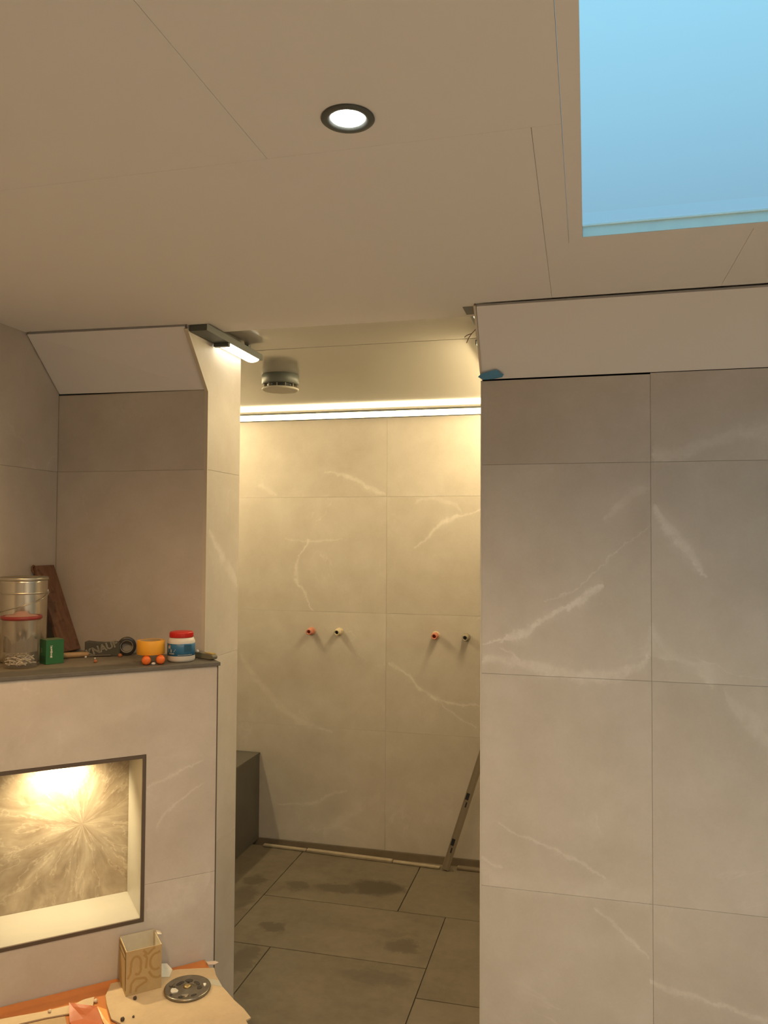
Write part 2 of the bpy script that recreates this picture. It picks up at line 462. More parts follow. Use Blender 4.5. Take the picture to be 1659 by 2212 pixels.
# ================================================================== STRUCTURE
XL, XR = -1.71, 1.70            # room sides
YB, Y1, Y4 = -1.90, 2.306, 3.99  # behind the camera, front wall plane, shower back wall
XJ, XS = -1.166, -0.297         # shower opening: partition face, right block edge
XSL = -2.16                     # far left of the shower
ZC, ZS = 2.230, 2.254           # ceilings
YP = 2.552                      # rear of partition
fX = lambda y: (lambda u, v, h: Vector((u, y - h, v)))       # wall facing -Y
fL = lambda x: (lambda u, v, h: Vector((x + h, u, v)))       # wall facing +X
fRm = lambda x: (lambda u, v, h: Vector((x - h, u, v)))      # wall facing -X
fB = lambda y: (lambda u, v, h: Vector((u, y + h, v)))       # wall facing +Y
fF = lambda z: (lambda u, v, h: Vector((u, v, z + h)))       # floor
fC = lambda z: (lambda u, v, h: Vector((u, v, z - h)))       # ceiling
ROWS = [0.0, 0.604, 1.204, 1.804, 2.4]

def tiled(parent, u0, u1, us, v0, v1, fr, mat, rows=ROWS):
    cols = [u0] + [q for q in us if u0 < q < u1] + [u1]
    rr = [v0] + [q for q in rows if v0 < q < v1] + [v1]
    for i in range(len(cols) - 1):
        for j in range(len(rr) - 1):
            tile(parent, rect(cols[i], rr[j], cols[i + 1], rr[j + 1]), fr, mat)

# ---- floor
fl = struct('floor', 'grey brown stone tiled floor with dark damp stains', 'floor')
bm = bmesh.new()
box(bm, (XSL - 0.1, YB - 0.1, -0.12), (XR + 0.1, 3.905, -0.0085))
box(bm, (XSL - 0.1, 3.905, -0.12), (XR + 0.1, Y4 + 0.1, -0.035))
link('screed', bm, M['channel'], fl)
FT = [(-1.40, 3.37, -0.787, 3.90), (-0.787, 3.37, XS, 3.90), (-1.40, 2.955, -0.58, 3.37), (-1.197, 2.35, -0.58, 2.955), (-0.58, 2.76, XS, 3.37),
      (XSL, 2.955, -1.40, 3.90), (XSL, YP, -1.197, 2.955), (-0.58, 2.15, XS, 2.76)]
for a in FT: tile(fl, rect(*a), fF(0), M['floor'], gap=0.004, th=0.008)
for i in range(6):
    for j in range(7):
        x0 = max(XL, -1.78 + 0.6 * i); x1 = min(XR, -1.18 + 0.6 * i); y1 = 2.15 - 0.6 * j; y0 = max(YB, y1 - 0.6)
        if x1 > x0: tile(fl, rect(x0, y0, x1, y1), fF(0), M['floor'], gap=0.004, th=0.008)
tile(fl, rect(-1.166, 2.15, -0.58, 2.35), fF(0), M['floor'], gap=0.004, th=0.008)
tile(fl, rect(XS, 2.15, XR, Y1), fF(0), M['floor'], gap=0.004, th=0.008)

M['bounce_cover'] = plain('pale_bounce_floor', (0.72, 0.67, 0.60), 0.9, var=0.06, scale=5)  # unseen pale sheet added to bounce light up to the ceiling
bm = bmesh.new(); box(bm, (-0.55, YB + 0.05, 0.0005), (XR - 0.05, 1.95, 0.003)); link('light_bounce_sheet', bm, M['bounce_cover'], fl)

# ---- back wall of the shower
wb = struct('wall_back', 'warm lit beige tiled back wall of the shower', 'wall')
bbox_obj('backing', (XSL - 0.1, Y4 + 0.0024, -0.12), (XR, Y4 + 0.12, 2.40), M['core'], wb)
tiled(wb, XSL, XS + 0.2, [-1.0], 0.004, 2.36, fX(Y4), M['tile_back'])
bbox_obj('wall_base', (XSL, Y4 - 0.004, -0.035), (XS, Y4 + 0.01, 0.002), M['channel'], wb)

# ---- shower side walls
wsl = struct('wall_shower_left', 'beige tiled left side wall deep in the shower behind the bench', 'wall')
bbox_obj('backing', (XSL - 0.1, YP - 0.1, 0), (XSL - 0.0024, Y4, 2.40), M['core'], wsl)
tiled(wsl, YP, Y4, [], 0.004, 2.30, fL(XSL), M['tile'])

# ---- right block with the big facing wall
wr = struct('wall_right', 'large beige marbled tile wall at the right of the shower opening', 'wall')
bbox_obj('backing', (XS + 0.0025, Y1 + 0.0024, 0), (XR + 0.1, Y4, 2.048), M['core'], wr)
tiled(wr, XS + 0.001, 0.17, [], 0.0, 2.048, fX(Y1), M['tile_front'])
tiled(wr, 0.17, XR, [1.37], 0.0, 2.0512, fX(Y1), M['tile_front'])
tiled(wr, Y1 + 0.012, Y4, [3.5], 0.004, 2.30, fRm(XS), M['tile'])
bm = bmesh.new(); box(bm, (XS - 0.0015, Y1 - 0.0015, 0.0), (XS + 0.0025, Y1 + 0.012, 2.049))
link('edge_profile', bm, M['trim'], wr)

# ---- alcove wall (behind the ledge)
wa = struct('wall_alcove', 'brownish beige tiled alcove wall behind the ledge of tools', 'wall')
bbox_obj('backing', (XL - 0.1, Y1 + 0.0024, 0), (XJ - 0.012, YP, 2.06), M['core'], wa)
tiled(wa, XL, XJ - 0.008, [], 0.0, 2.058, fX(Y1), M['tile'])

# ---- partition: the narrow reveal left of the opening
wp = struct('wall_partition', 'narrow beige tiled reveal at the left of the shower opening', 'wall')
for j in range(3):
    tile(wp, rect(Y1 + 0.004, ROWS[j], YP, ROWS[j + 1]), fL(XJ), M['tile_jamb'])
tile(wp, [(Y1 + 0.004, ROWS[3]), (YP, ROWS[3]), (YP, 2.36), (2.17, 2.36), (2.168, 2.222), (Y1 + 0.004, 2.056)], fL(XJ), M['tile_jamb'])
bm = bmesh.new()
prism(bm, [(2.20, 2.40), (2.20, 2.20), (Y1 + 0.03, 2.075), (YP - 0.012, 2.075), (YP - 0.012, 2.40)], XL - 0.1, XJ - 0.0105, lambda u, v, h: Vector((h, u, v)))
prism(bm, [(Y1 + 0.006, 0.0), (YP - 0.003, 0.0), (YP - 0.003, 2.30), (2.19, 2.30), (2.19, 2.205), (Y1 + 0.006, 2.06)], XJ - 0.0104, XJ - 0.0024, lambda u, v, h: Vector((h, u, v)))
link('backing', bm, M['core'], wp)
tiled(wp, XSL, XJ, [], 0.0, 2.30, fB(YP), M['tile'])
bm = bmesh.new()
pr = [(Y1 - 0.001, 0.0), (Y1 + 0.004, 0.0), (Y1 + 0.004, 2.055), (2.170, 2.2205), (2.165, 2.217), (Y1 - 0.001, 2.052)]
prism(bm, pr, XJ - 0.0105, XJ + 0.0015, lambda u, v, h: Vector((h, u, v)))
link('edge_profile', bm, M['trim'], wp)

# ---- remaining room walls (mostly outside the frame)
wl_ = struct('wall_left', 'beige tiled wall at the far left edge', 'wall')
bbox_obj('backing', (XL - 0.12, YB, 0), (XL - 0.0024, Y1, 2.30), M['core'], wl_)
tiled(wl_, YB, Y1, [-0.8, 0.4, 1.6], 0.0, 2.245, fL(XL), M['tile'])
wo = struct('wall_outer_right', 'beige tiled wall on the right outside the view', 'wall')
bbox_obj('backing', (XR + 0.0024, YB, 0), (XR + 0.12, Y1, 2.30), M['core'], wo)
tiled(wo, YB, Y1, [-0.8, 0.4, 1.6], 0.0, 2.245, fRm(XR), M['tile'])
wk = struct('wall_behind', 'beige tiled wall behind the viewer', 'wall')
bbox_obj('backing', (XL, YB - 0.12, 0), (XR, YB - 0.0024, 2.30), M['core'], wk)
tiled(wk, XL, XR, [-0.5, 0.7], 0.0, 2.245, fB(YB), M['tile'])

# ---- ceiling
SKX0, SKX1, SKY0, SKY1 = -0.008, 1.62, 0.40, 1.724     # skylight opening; unseen right part widened to let in more sky light
ce = struct('ceiling', 'white painted board ceiling with fine joints', 'ceiling')
bm = bmesh.new()
for a, b in (((XL - 0.1, YB - 0.1), (SKX0 - 0.03, 2.30)), ((SKX1 + 0.03, YB - 0.1), (XR + 0.1, 2.30)),
             ((SKX0 - 0.03, YB - 0.1), (SKX1 + 0.03, SKY0 - 0.03)), ((SKX0 - 0.03, SKY1 + 0.03), (SKX1 + 0.03, 2.30))):
    box(bm, (a[0], a[1], ZC + 0.008), (b[0], b[1], 2.262))
link('backing', bm, M['paint'], ce)
G = dict(gap=0.0006, th=0.0079, ch=0.0004, name='panel')
o2 = 0.0284
tile(ce, [(XL, YB), (-0.523, YB), (-0.523, 1.24), (XL, 1.24)], fC(ZC), M['paint'], **G)
tile(ce, [(-0.523, YB), (XR, YB), (XR, 1.24), (SKX1 + o2, 1.24), (SKX1 + o2, SKY0 - o2), (SKX0 - o2, SKY0 - o2), (SKX0 - o2, 1.24), (-0.523, 1.24)], fC(ZC), M['paint'], **G)
tile(ce, [(XL, 1.24), (-0.083, 1.24), (-0.089, 2.144), (XS, 2.148), (XS - 0.002, 2.172), (XJ, 2.172), (XJ, 2.163), (XL, 2.133)], fC(ZC), M['paint'], **G)
tile(ce, [(-0.083, 1.24), (SKX0 - o2, 1.24), (SKX0 - o2, SKY1 + o2), (0.333, SKY1 + o2), (0.328, 2.140), (-0.089, 2.144)], fC(ZC), M['paint'], **G)
tile(ce, [(SKX1 + o2, 1.24), (XR, 1.24), (XR, 2.135), (0.328, 2.140), (0.333, SKY1 + o2), (SKX1 + o2, SKY1 + o2)], fC(ZC), M['paint'], **G)
# sloped boards below the ceiling edge
def slab4(name, q, th, mat, parent):
    """thick board from four corners (outer face), thickness away from the room"""
    q = [Vector(p) for p in q]
    nrm = (q[1] - q[0]).cross(q[3] - q[0]).normalized()
    if nrm.y < 0: nrm = -nrm
    bm = bmesh.new()
    f = [bm.verts.new(p) for p in q]; b = [bm.verts.new(p + nrm * th) for p in q]
    bm.faces.new(f); bm.faces.new(b[::-1])
    for i in range(4): bm.faces.new((f[i], b[i], b[(i + 1) % 4], f[(i + 1) % 4]))
    return link(name, bm, mat, parent)
slab4('sloped_panel', [(XL + 0.004, 2.139, 2.224), (XJ - 0.009, 2.167, 2.225), (XJ - 0.009, Y1 + 0.002, 2.0595), (XL + 0.004, Y1 - 0.003, 2.064)], 0.013, M['panel'], ce)
slab4('sloped_panel', [(XS + 0.006, 2.151, 2.2225), (XR, 2.143, 2.2225), (XR, Y1 - 0.001, 2.0535), (XS + 0.004, Y1 + 0.001, 2.0525)], 0.013, M['panel'], ce)
bm = bmesh.new()
prism(bm, [(2.148, 2.2235), (Y1 - 0.001, 2.0525), (Y1 + 0.014, 2.056), (2.162, 2.232)], XS - 0.002, XS + 0.0045, lambda u, v, h: Vector((h, u, v)))
link('edge_profile', bm, M['trim'], ce)
# sheathing behind the right slope (closes the roof void) and behind the left one
bm = bmesh.new()
prism(bm, [(2.185, 2.40), (2.185, 2.225), (Y1 + 0.04, 2.065), (Y4, 2.065), (Y4, 2.40)], XS + 0.013, XR, lambda u, v, h: Vector((h, u, v)))
link('roof_void_lining', bm, M['dark_gap'], ce)
# shower ceiling boards
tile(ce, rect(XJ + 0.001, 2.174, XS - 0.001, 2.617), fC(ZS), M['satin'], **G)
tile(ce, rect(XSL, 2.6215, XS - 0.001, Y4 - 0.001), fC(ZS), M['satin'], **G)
bm = bmesh.new()
box(bm, (XSL - 0.05, 2.174, 2.2625), (XS + 0.0024, Y4, 2.36))
link('backing', bm, M['dark_gap'], ce)

# ---- skylight
wi = struct('window_1', 'bright blue dusk skylight set in the white ceiling', 'skylight')
fw_ = 0.028
bm = bmesh.new()
prm = [(SKX0 - fw_, SKY0 - fw_), (SKX1 + fw_, SKY0 - fw_), (SKX1 + fw_, SKY1 + fw_), (SKX0 - fw_, SKY1 + fw_)]
inn = [(SKX0, SKY0), (SKX1, SKY0), (SKX1, SKY1), (SKX0, SKY1)]
for i in range(4):
    j = (i + 1) % 4
    vlo = [bm.verts.new((*p, ZC - 0.001)) for p in (prm[i], prm[j], inn[j], inn[i])]
    vhi = [bm.verts.new((*p, ZC + 0.024)) for p in (prm[i], prm[j], inn[j], inn[i])]
    bm.faces.new(vlo); bm.faces.new(vhi[::-1])
    for a in range(4): bm.faces.new((vlo[a], vlo[(a + 1) % 4], vhi[(a + 1) % 4], vhi[a]))
link('window_frame', bm, M['paint'], wi)
M['lining'] = plain('sky_tinted_reveal', (0.64, 0.92, 0.98), 0.5, bump=0)  # blue sky light on the white reveal, put into this colour
M['bead'] = plain('painted_sky_gleam', (0.75, 0.97, 1.0), 0.3, bump=0)  # bright line of sky light below the pane, painted as a thin strip
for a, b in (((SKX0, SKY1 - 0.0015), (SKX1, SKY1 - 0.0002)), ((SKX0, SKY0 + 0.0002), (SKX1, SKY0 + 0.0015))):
    bbox_obj('sky_tint_strip', (a[0] + 0.0005, a[1], ZC), (b[0] - 0.0005, b[1], ZC + 0.0215), M['lining'], wi)
    bbox_obj('painted_gleam_line', (a[0] + 0.0005, a[1] - 0.004, ZC + 0.0216), (b[0] - 0.0005, b[1], ZC + 0.0250), M['bead'], wi)
bbox_obj('pane', (SKX0 - 0.02, SKY0 - 0.02, ZC + 0.0255), (SKX1 + 0.02, SKY1 + 0.02, ZC + 0.0315), M['glass'], wi)

# ---- half wall with the lit niche
wh = struct('wall_half', 'low beige tiled half wall standing diagonally across the left corner', 'wall')
ZT = 1.207
NL, NR, NB, NT_ = -0.615, -0.206, 0.5025, 0.970
ND = 0.20
SL = -0.868
frH = lambda u, v, h: W(u, h, v)
tile(wh, [(SL, 0.604), (NL, 0.604), (NL, NT_), (NR, NT_), (NR, 0.604), (0, 0.604), (0, ZT), (SL, ZT)], frH, M['tile_half'])
tile(wh, [(SL, 0), (0, 0), (0, 0.604), (NR, 0.604), (NR, NB), (NL, NB), (NL, 0.604), (SL, 0.604)], frH, M['tile_half'])
# end tile from the corner back to the partition
tile(wh, rect(0.012, 0.0, 0.138, ZT), lambda u, v, h: W(0.0 + h, -u, v), M['tile'], out=0.0)
bbox_obj('edge_profile', (-0.0026, -0.0012, 0), (0.0006, 0.0012, ZT), M['trim_dark'], wh, mtx=axes((HR[0], HR[1], 0), (HT[0], HT[1], 0), (0, 0, 1)) @ Matrix.Rotation(0, 4, 'Z'))
HM = axes((HR[0], HR[1], 0), (HT[0], HT[1], 0), (0, 0, 1))     # local x = s, local y = inward (-d)
# niche lining: local y grows into the wall
bbox_obj('niche_back', (NL - 0.01, ND, NB - 0.01), (NR + 0.01, ND + 0.008, NT_ + 0.01), M['burst'], wh, mtx=HM)
bbox_obj('niche_sill', (NL, 0.004, NB), (NR - 0.0005, ND - 0.0005, NB + 0.0085), M['tile_pale'], wh, mtx=HM, bev=0.0006)
bbox_obj('niche_head', (NL, 0.004, NT_ - 0.0085), (NR, ND - 0.0005, NT_), M['tile'], wh, mtx=HM, bev=0.0006)
bbox_obj('niche_side', (NR - 0.0085, 0.004, NB + 0.009), (NR, ND - 0.0005, NT_ - 0.009), M['tile_pale'], wh, mtx=HM, bev=0.0006)
bbox_obj('niche_side', (NL, 0.004, NB + 0.009), (NL + 0.0085, ND - 0.0005, NT_ - 0.009), M['tile_pale'], wh, mtx=HM, bev=0.0006)
tw = 0.010
for a, b in (((NL, NB), (NR, NB + tw)), ((NL, NT_ - tw), (NR, NT_)), ((NR - tw, NB + tw), (NR, NT_ - tw)), ((NL, NB + tw), (NL + tw, NT_ - tw))):
    bbox_obj('niche_trim', (a[0], -0.0018, a[1]), (b[0], 0.0042, b[1]), M['trim_dark'], wh, mtx=HM)

# ================================================================== THINGS
# ---- slab on top of the half wall
sl = empty('ledge_slab', W(-0.3, 0, ZT))
tag(sl, 'dark grey stone slab capping the diagonal half wall, with tools on it', 'ledge')
inv = Matrix.Translation(W(-0.3, 0, ZT)).inverted()
def slab_poly():
    c0 = W(0.006, 0.006, 0); c1 = W(SL + 0.01, 0.006, 0)
    return [(c1.x, c1.y), (c0.x, c0.y), (W(0.006, -0.128, 0).x, W(0.006, -0.128, 0).y), (XJ - 0.004, Y1 - 0.0025), (XL + 0.002, Y1 - 0.0025), (XL + 0.002, c1.y + 0.004)]
sp_ = slab_poly()
bm = bmesh.new(); prism(bm, sp_, ZT + 0.0005, ZT + 0.011, lambda u, v, h: inv @ Vector((u, v, h)))
bmesh.ops.bevel(bm, geom=[e for e in bm.edges], offset=0.0012, segments=2, affect='EDGES', profile=0.5)
def slate_dusty():
    k = NT('dusty_dark_slab')
    g = k.new('ShaderNodeNewGeometry'); P = g.outputs['Position']
    sp = k.new('ShaderNodeSeparateXYZ'); k.l.new(P, sp.inputs[0])
    d = k.math('MULTIPLY', k.math('ADD', k.math('MULTIPLY', k.math('SUBTRACT', sp.outputs[0], HR[0]), HN[0]), k.math('MULTIPLY', k.math('SUBTRACT', sp.outputs[1], HR[1]), HN[1])), 1.0)
    s = k.math('ADD', k.math('MULTIPLY', k.math('SUBTRACT', sp.outputs[0], HR[0]), HT[0]), k.math('MULTIPLY', k.math('SUBTRACT', sp.outputs[1], HR[1]), HT[1]))
    n1 = k.noise(P, 30, 5, 0.65).outputs[0]
    edge = k.math('ADD', d, k.math('MULTIPLY', k.math('SUBTRACT', n1, 0.5), 0.05))
    dust = k.math('MULTIPLY', k.mapr(edge, 0.075, 0.10, 0.0, 1.0, True), k.mapr(s, -0.30, -0.16, 1.0, 0.25))
    c0 = k.mix(n1, (0.10, 0.092, 0.078), (0.155, 0.145, 0.122))
    c1 = k.mix(n1, (0.17, 0.145, 0.105), (0.27, 0.235, 0.18))
    k.l.new(k.mix(dust, c0, c1), k.b.inputs['Base Color'])
    k.b.inputs['Roughness'].default_value = 0.55
    return k.m
M['slab_dusty'] = slate_dusty()
link('slab', bm, M['slab_dusty'], sl)
ZL = ZT + 0.011                                             # top of the ledge

# ---- bench in the shower
be = empty('shower_bench', (-1.92, 3.3, 0)); tag(be, 'dark grey tiled bench in the shower by the back wall', 'bench')
BX = -1.686
bbox_obj('seat', (XSL + 0.004 + 1.92, YP + 0.3 - 3.3, 0.440), (BX + 0.003 + 1.92, Y4 - 0.006 - 3.3, 0.452), M['bench'], be, bev=0.0012)
bbox_obj('front_panel', (BX - 0.012 + 1.92, YP + 0.3 - 3.3, 0.001), (BX + 1.92, Y4 - 0.006 - 3.3, 0.4395), M['bench'], be, bev=0.001)
bbox_obj('end_panel', (XSL + 0.004 + 1.92, YP + 0.3 - 3.3, 0.001), (BX - 0.0125 + 1.92, YP + 0.312 - 3.3, 0.4395), M['bench'], be, bev=0.001)

# ---- ceiling downlights
def downlight(x, y, label, power=P_SPOT, col=NEUT):
    r = empty('ceiling_downlight', (x, y, ZC)); tag(r, label, 'light', 'round ceiling downlights')
    bm = bmesh.new()
    lathe(bm, [(0.0405, 0.0), (0.0412, -0.0022), (0.039, -0.0042), (0.031, -0.0042), (0.0265, -0.0015), (0.026, 0.0)], 48, cap=False)
    link('trim_ring', bm, M['lamp_grey'], r)
    lathe_obj('lens', [(0.0258, -0.0006), (0.0258, -0.0010), (0.018, -0.0014), (0.004, -0.0016)], M['lens'], r, 36)
    L = bpy.data.lights.new('downlight_beam', 'SPOT'); L.energy = power; L.color = col
    L.spot_size = math.radians(150); L.spot_blend = 0.9; L.shadow_soft_size = 0.024
    lo = bpy.data.objects.new('downlight_beam', L); C.objects.link(lo); lo.parent = r; lo.location = (0, 0, -0.03)
    return r
M['lens'] = emit('downlight_lens', (1.0, 0.96, 0.88), 30.0)
downlight(-0.352, 1.146, 'lit round downlight with a grey ring in the middle of the ceiling', P_SPOT * 0.60, (1.0, 0.83, 0.60))
downlight(-1.105, 1.17, 'lit round downlight just outside the left edge of the view', P_SPOT * 0.44, WARM)
downlight(-0.352, -0.35, 'added unseen downlight in the ceiling behind the viewer', P_SPOT * 0.90, (1.0, 0.70, 0.38))  # unseen lamp added to raise the room's brightness
downlight(1.0, -0.35, 'added unseen downlight in the ceiling behind the viewer on the right', P_SPOT * 1.45)  # another added lamp out of view, there to brighten the room

# ---- led strip along the shower back wall
st = empty('led_strip_light', (-1.23, Y4, 2.23)); tag(st, 'long glowing led strip along the top of the shower back wall', 'light')
LX0, LX1 = XSL + 0.01 + 1.23, XS - 0.006 + 1.23
bm = bmesh.new(); box(bm, (LX0, -0.0205, -0.0175), (LX1, -0.001, 0.0195))
link('profile', bm, M['lamp_dark'], st)
M['strip'] = emit('led_diffuser', LEDC, E_STRIP)
M['strip_side'] = emit('led_diffuser_side', LEDC, E_SIDE)
bm = bmesh.new()
box(bm, (LX0 + 0.002, -0.0225, -0.0150), (LX1 - 0.002, -0.0208, 0.0138))
link('diffuser', bm, M['strip'], st)

def side_strip(x, sgn, y0, y1, label):
    o = empty('led_strip_light', (x, (y0 + y1) / 2, 2.23)); tag(o, label, 'light')
    h = (y1 - y0) / 2
    tri = [(0.001, -0.034), (0.001, 0.0195), (0.060, 0.0195), (0.060, 0.004), (0.057, 0.004), (0.057, 0.0165), (0.0515, 0.0165), (0.0035, -0.034)]
    bm = bmesh.new(); prism(bm, [(a * sgn, b) for a, b in tri], -h, h, lambda u, v, w: Vector((u, w, v)))
    link('profile', bm, M['lamp_dark'], o)
    bm = bmesh.new()
    prism(bm, [(a * sgn, b) for a, b in ((0.0062, -0.032), (0.0420, 0.0056), (0.0408, 0.0066), (0.0050, -0.0310))], -h + 0.002, h - 0.002, lambda u, v, w: Vector((u, w, v)))
    link('diffuser', bm, M['strip_side'], o)
side_strip(XS, -1, 2.62, 3.955, 'glowing led strip along the right shower wall, hidden behind the right block')
side_strip(XSL, 1, 2.62, 3.955, 'glowing led strip along the left shower wall, hidden behind the reveal')

# ---- linear lamps at both sides of the shower ceiling
M['bar'] = emit('bar_diffuser', (1.0, 0.90, 0.70), E_BAR)
M['bar_dim'] = emit('bar_diffuser_dim', (1.0, 0.82, 0.52), 2.2)
la = empty('linear_led_lamp', (-1.135, 2.38, 2.2345)); tag(la, 'grey linear lamp with a white glowing tube above the narrow reveal', 'light', 'linear lamps under the shower ceiling')
x0, x1, y0, y1 = XJ + 0.0025 + 1.135, -1.106 + 1.135, 2.176 - 2.38, 2.600 - 2.38
bm = bmesh.new(); box(bm, (x0, y0, -0.0225), (x1, y1, -0.0008)); bevel(bm, 0.001)
box(bm, (x0 + 0.02, -0.15, -0.001), (x0 + 0.035, -0.13, 0.0192)); box(bm, (x0 + 0.02, 0.15, -0.001), (x0 + 0.035, 0.17, 0.0192))
link('housing', bm, M['lamp_grey'], la)
bm = bmesh.new()
prf = [(x0 + 0.004 + 0.026 - 0.024 * math.cos(a) , -0.0226 - 0.010 * math.sin(a)) for a in [math.pi * i / 10 for i in range(11)]]
prism(bm, prf, 2.345 - 2.38, 2.578 - 2.38, lambda u, v, h: Vector((u, h, v)))
link('tube', bm, M['bar'], la)
bbox_obj('end_cap', (x0 + 0.003, 2.330 - 2.38, -0.034), (x1 - 0.003, 2.3445 - 2.38, -0.0226), M['lamp_grey'], la, bev=0.001)
lb = empty('linear_led_lamp', (-0.318, 2.38, ZS)); tag(lb, 'dark linear lamp with thin glowing lines beside the right block, its wire hanging', 'light', 'linear lamps under the shower ceiling')
bbox_obj('housing', (-0.016, -0.205, -0.006), (0.019, 0.21, -0.0008), M['lamp_grey'], lb)
bbox_obj('end_cap', (-0.016, -0.205, -0.022), (0.019, -0.12, -0.0062), M['lamp_dark'], lb, bev=0.0008)
bbox_obj('tube', (-0.004, -0.06, -0.0125), (0.001, 0.085, -0.0062), M['bar_dim'], lb)
bbox_obj('tube', (0.006, -0.03, -0.0125), (0.011, 0.06, -0.0062), M['bar_dim'], lb)
M['wire'] = plain('brown_wire', (0.10, 0.05, 0.025), 0.5)
bm = bmesh.new()
tube(bm, [(-0.012, 0.086, -0.004), (-0.02, 0.095, -0.010), (-0.034, 0.115, -0.016), (-0.046, 0.135, -0.024), (-0.055, 0.15, -0.036)], 0.0017, 6)
tube(bm, [(-0.034, 0.115, -0.016), (-0.05, 0.118, -0.020), (-0.058, 0.125, -0.024)], 0.0014, 6)
link('wire', bm, M['wire'], lb)

# ---- exhaust valve on the shower ceiling
ve = empty('exhaust_valve', (-1.215, 3.045, ZS)); tag(ve, 'round grey exhaust valve hanging under the shower ceiling', 'vent')
M['valve'] = plain('grey_valve', (0.10, 0.11, 0.10), 0.45, 0.0)
M['valve_disc'] = plain('beige_valve_disc', (0.48, 0.45, 0.38), 0.5)
lathe_obj('collar', [(0.074, -0.0005), (0.076, -0.004), (0.0755, -0.036), (0.072, -0.040), (0.060, -0.041), (0.058, -0.028)], M['valve'], ve, 56, cap=False)
lathe_obj('spindle', [(0.052, -0.054), (0.055, -0.040), (0.055, -0.002)], M['lamp_dark'], ve, 40)
bm = bmesh.new()
for k_ in range(12):
    a = 2 * math.pi * (k_ + 0.3) / 12
    box(bm, (-0.0012, -0.005, -0.0525), (0.0012, 0.005, -0.0405), Matrix.Rotation(a, 4, 'Z') @ Matrix.Translation((0, 0.064, 0)))
ob = link('spacer_fins', bm, M['alu'], ve); ob['kind'] = 'stuff'
lathe_obj('disc', [(0.070, -0.0635), (0.0745, -0.062), (0.0755, -0.058), (0.074, -0.0545), (0.05, -0.0540)], M['valve_disc'], ve, 56)

# ---- pipe stubs on the back wall
M['pipe_red'] = plain('red_pipe_stub', (0.56, 0.21, 0.14), 0.45)
M['pipe_pale'] = plain('cream_pipe_collar', (0.62, 0.52, 0.36), 0.45)
M['pipe_pink'] = plain('pink_pipe_collar', (0.55, 0.28, 0.18), 0.45)
M['pipe_grey'] = plain('grey_pipe_collar', (0.34, 0.29, 0.22), 0.45)
M['bore_blue'] = plain('dark_blue_bore', (0.015, 0.018, 0.03), 0.5)
M['bore_red'] = plain('dark_red_bore', (0.24, 0.012, 0.010), 0.5)
def stub(x, z, hot, label, body, ring):
    r = empty('pipe_stub', (x, Y4, z)); tag(r, label, 'pipe', 'water pipe stubs on the back wall')
    q = Matrix.Rotation(math.radians(90), 4, 'X')       # local z -> -Y (towards the room)
    lathe_obj('wall_ring', [(0.021, 0.0005), (0.021, 0.004), (0.018, 0.006)], M[ring], r, 28, q)
    bm = bmesh.new()
    lathe(bm, [(0.0165, 0.006), (0.0165, 0.022), (0.0175, 0.023), (0.0175, 0.029), (0.015, 0.031), (0.015, 0.050), (0.014, 0.053), (0.0095, 0.053), (0.009, 0.040)], 28, q, cap=False)
    link('nipple', bm, M[body], r)
    lathe_obj('bore', [(0.0, 0.041), (0.0092, 0.042)], M['bore_red' if hot else 'bore_blue'], r, 24, q, cap=False)
stub(-1.402, 1.101, True, 'red pipe stub with pink collar, leftmost on the shower back wall', 'pipe_red', 'pipe_pink')
stub(-1.250, 1.103, False, 'cream pipe stub with dark bore, second from left on the back wall', 'pipe_pale', 'pipe_pale')
stub(-0.741, 1.101, True, 'red pipe stub with white thread ring, third from left on the back wall', 'pipe_red', 'pipe_pale')
stub(-0.586, 1.099, False, 'grey pipe stub with dark bore, nearest the right tiled block', 'pipe_grey', 'pipe_grey')

# ---- straightedge leaning in the shower corner
p0 = Vector((-0.664, 3.835, 0.001)); p1 = Vector((-0.322, 3.862, 1.09))
dz = (p1 - p0).normalized()
SM = axes(p0, (0, -1, 0), dz)          # local x towards the viewer, local y sideways, local z along the bar
se = empty('straightedge', p0); tag(se, 'aluminium straightedge with dark slots leaning in the right corner of the shower', 'tool')
T0 = Matrix.Translation(-p0)
Ln = (p1 - p0).length
bm = bmesh.new()
box(bm, (-0.008, -0.017, 0.006), (0.008, 0.017, Ln), T0 @ SM); bevel(bm, 0.001)
link('bar', bm, M['alu'], se)
bbox_obj('rib', (0.0081, -0.017, 0.008), (0.0105, -0.013, Ln - 0.002), M['alu'], se, mtx=T0 @ SM)
bbox_obj('rib', (0.0081, 0.004, 0.008), (0.0105, 0.008, Ln - 0.002), M['alu'], se, mtx=T0 @ SM)
for zc_, yy, hh in ((0.375, -0.004, 0.016), (0.335, 0.006, 0.012), (0.145, -0.004, 0.016), (0.105, 0.006, 0.012)):
    bbox_obj('slot', (0.0082, -0.012 if hh > 0.013 else -0.003, zc_ - hh), (0.0112, 0.0035 if hh > 0.013 else 0.0035, zc_ + hh), M['bore_blue'], se, mtx=T0 @ SM)

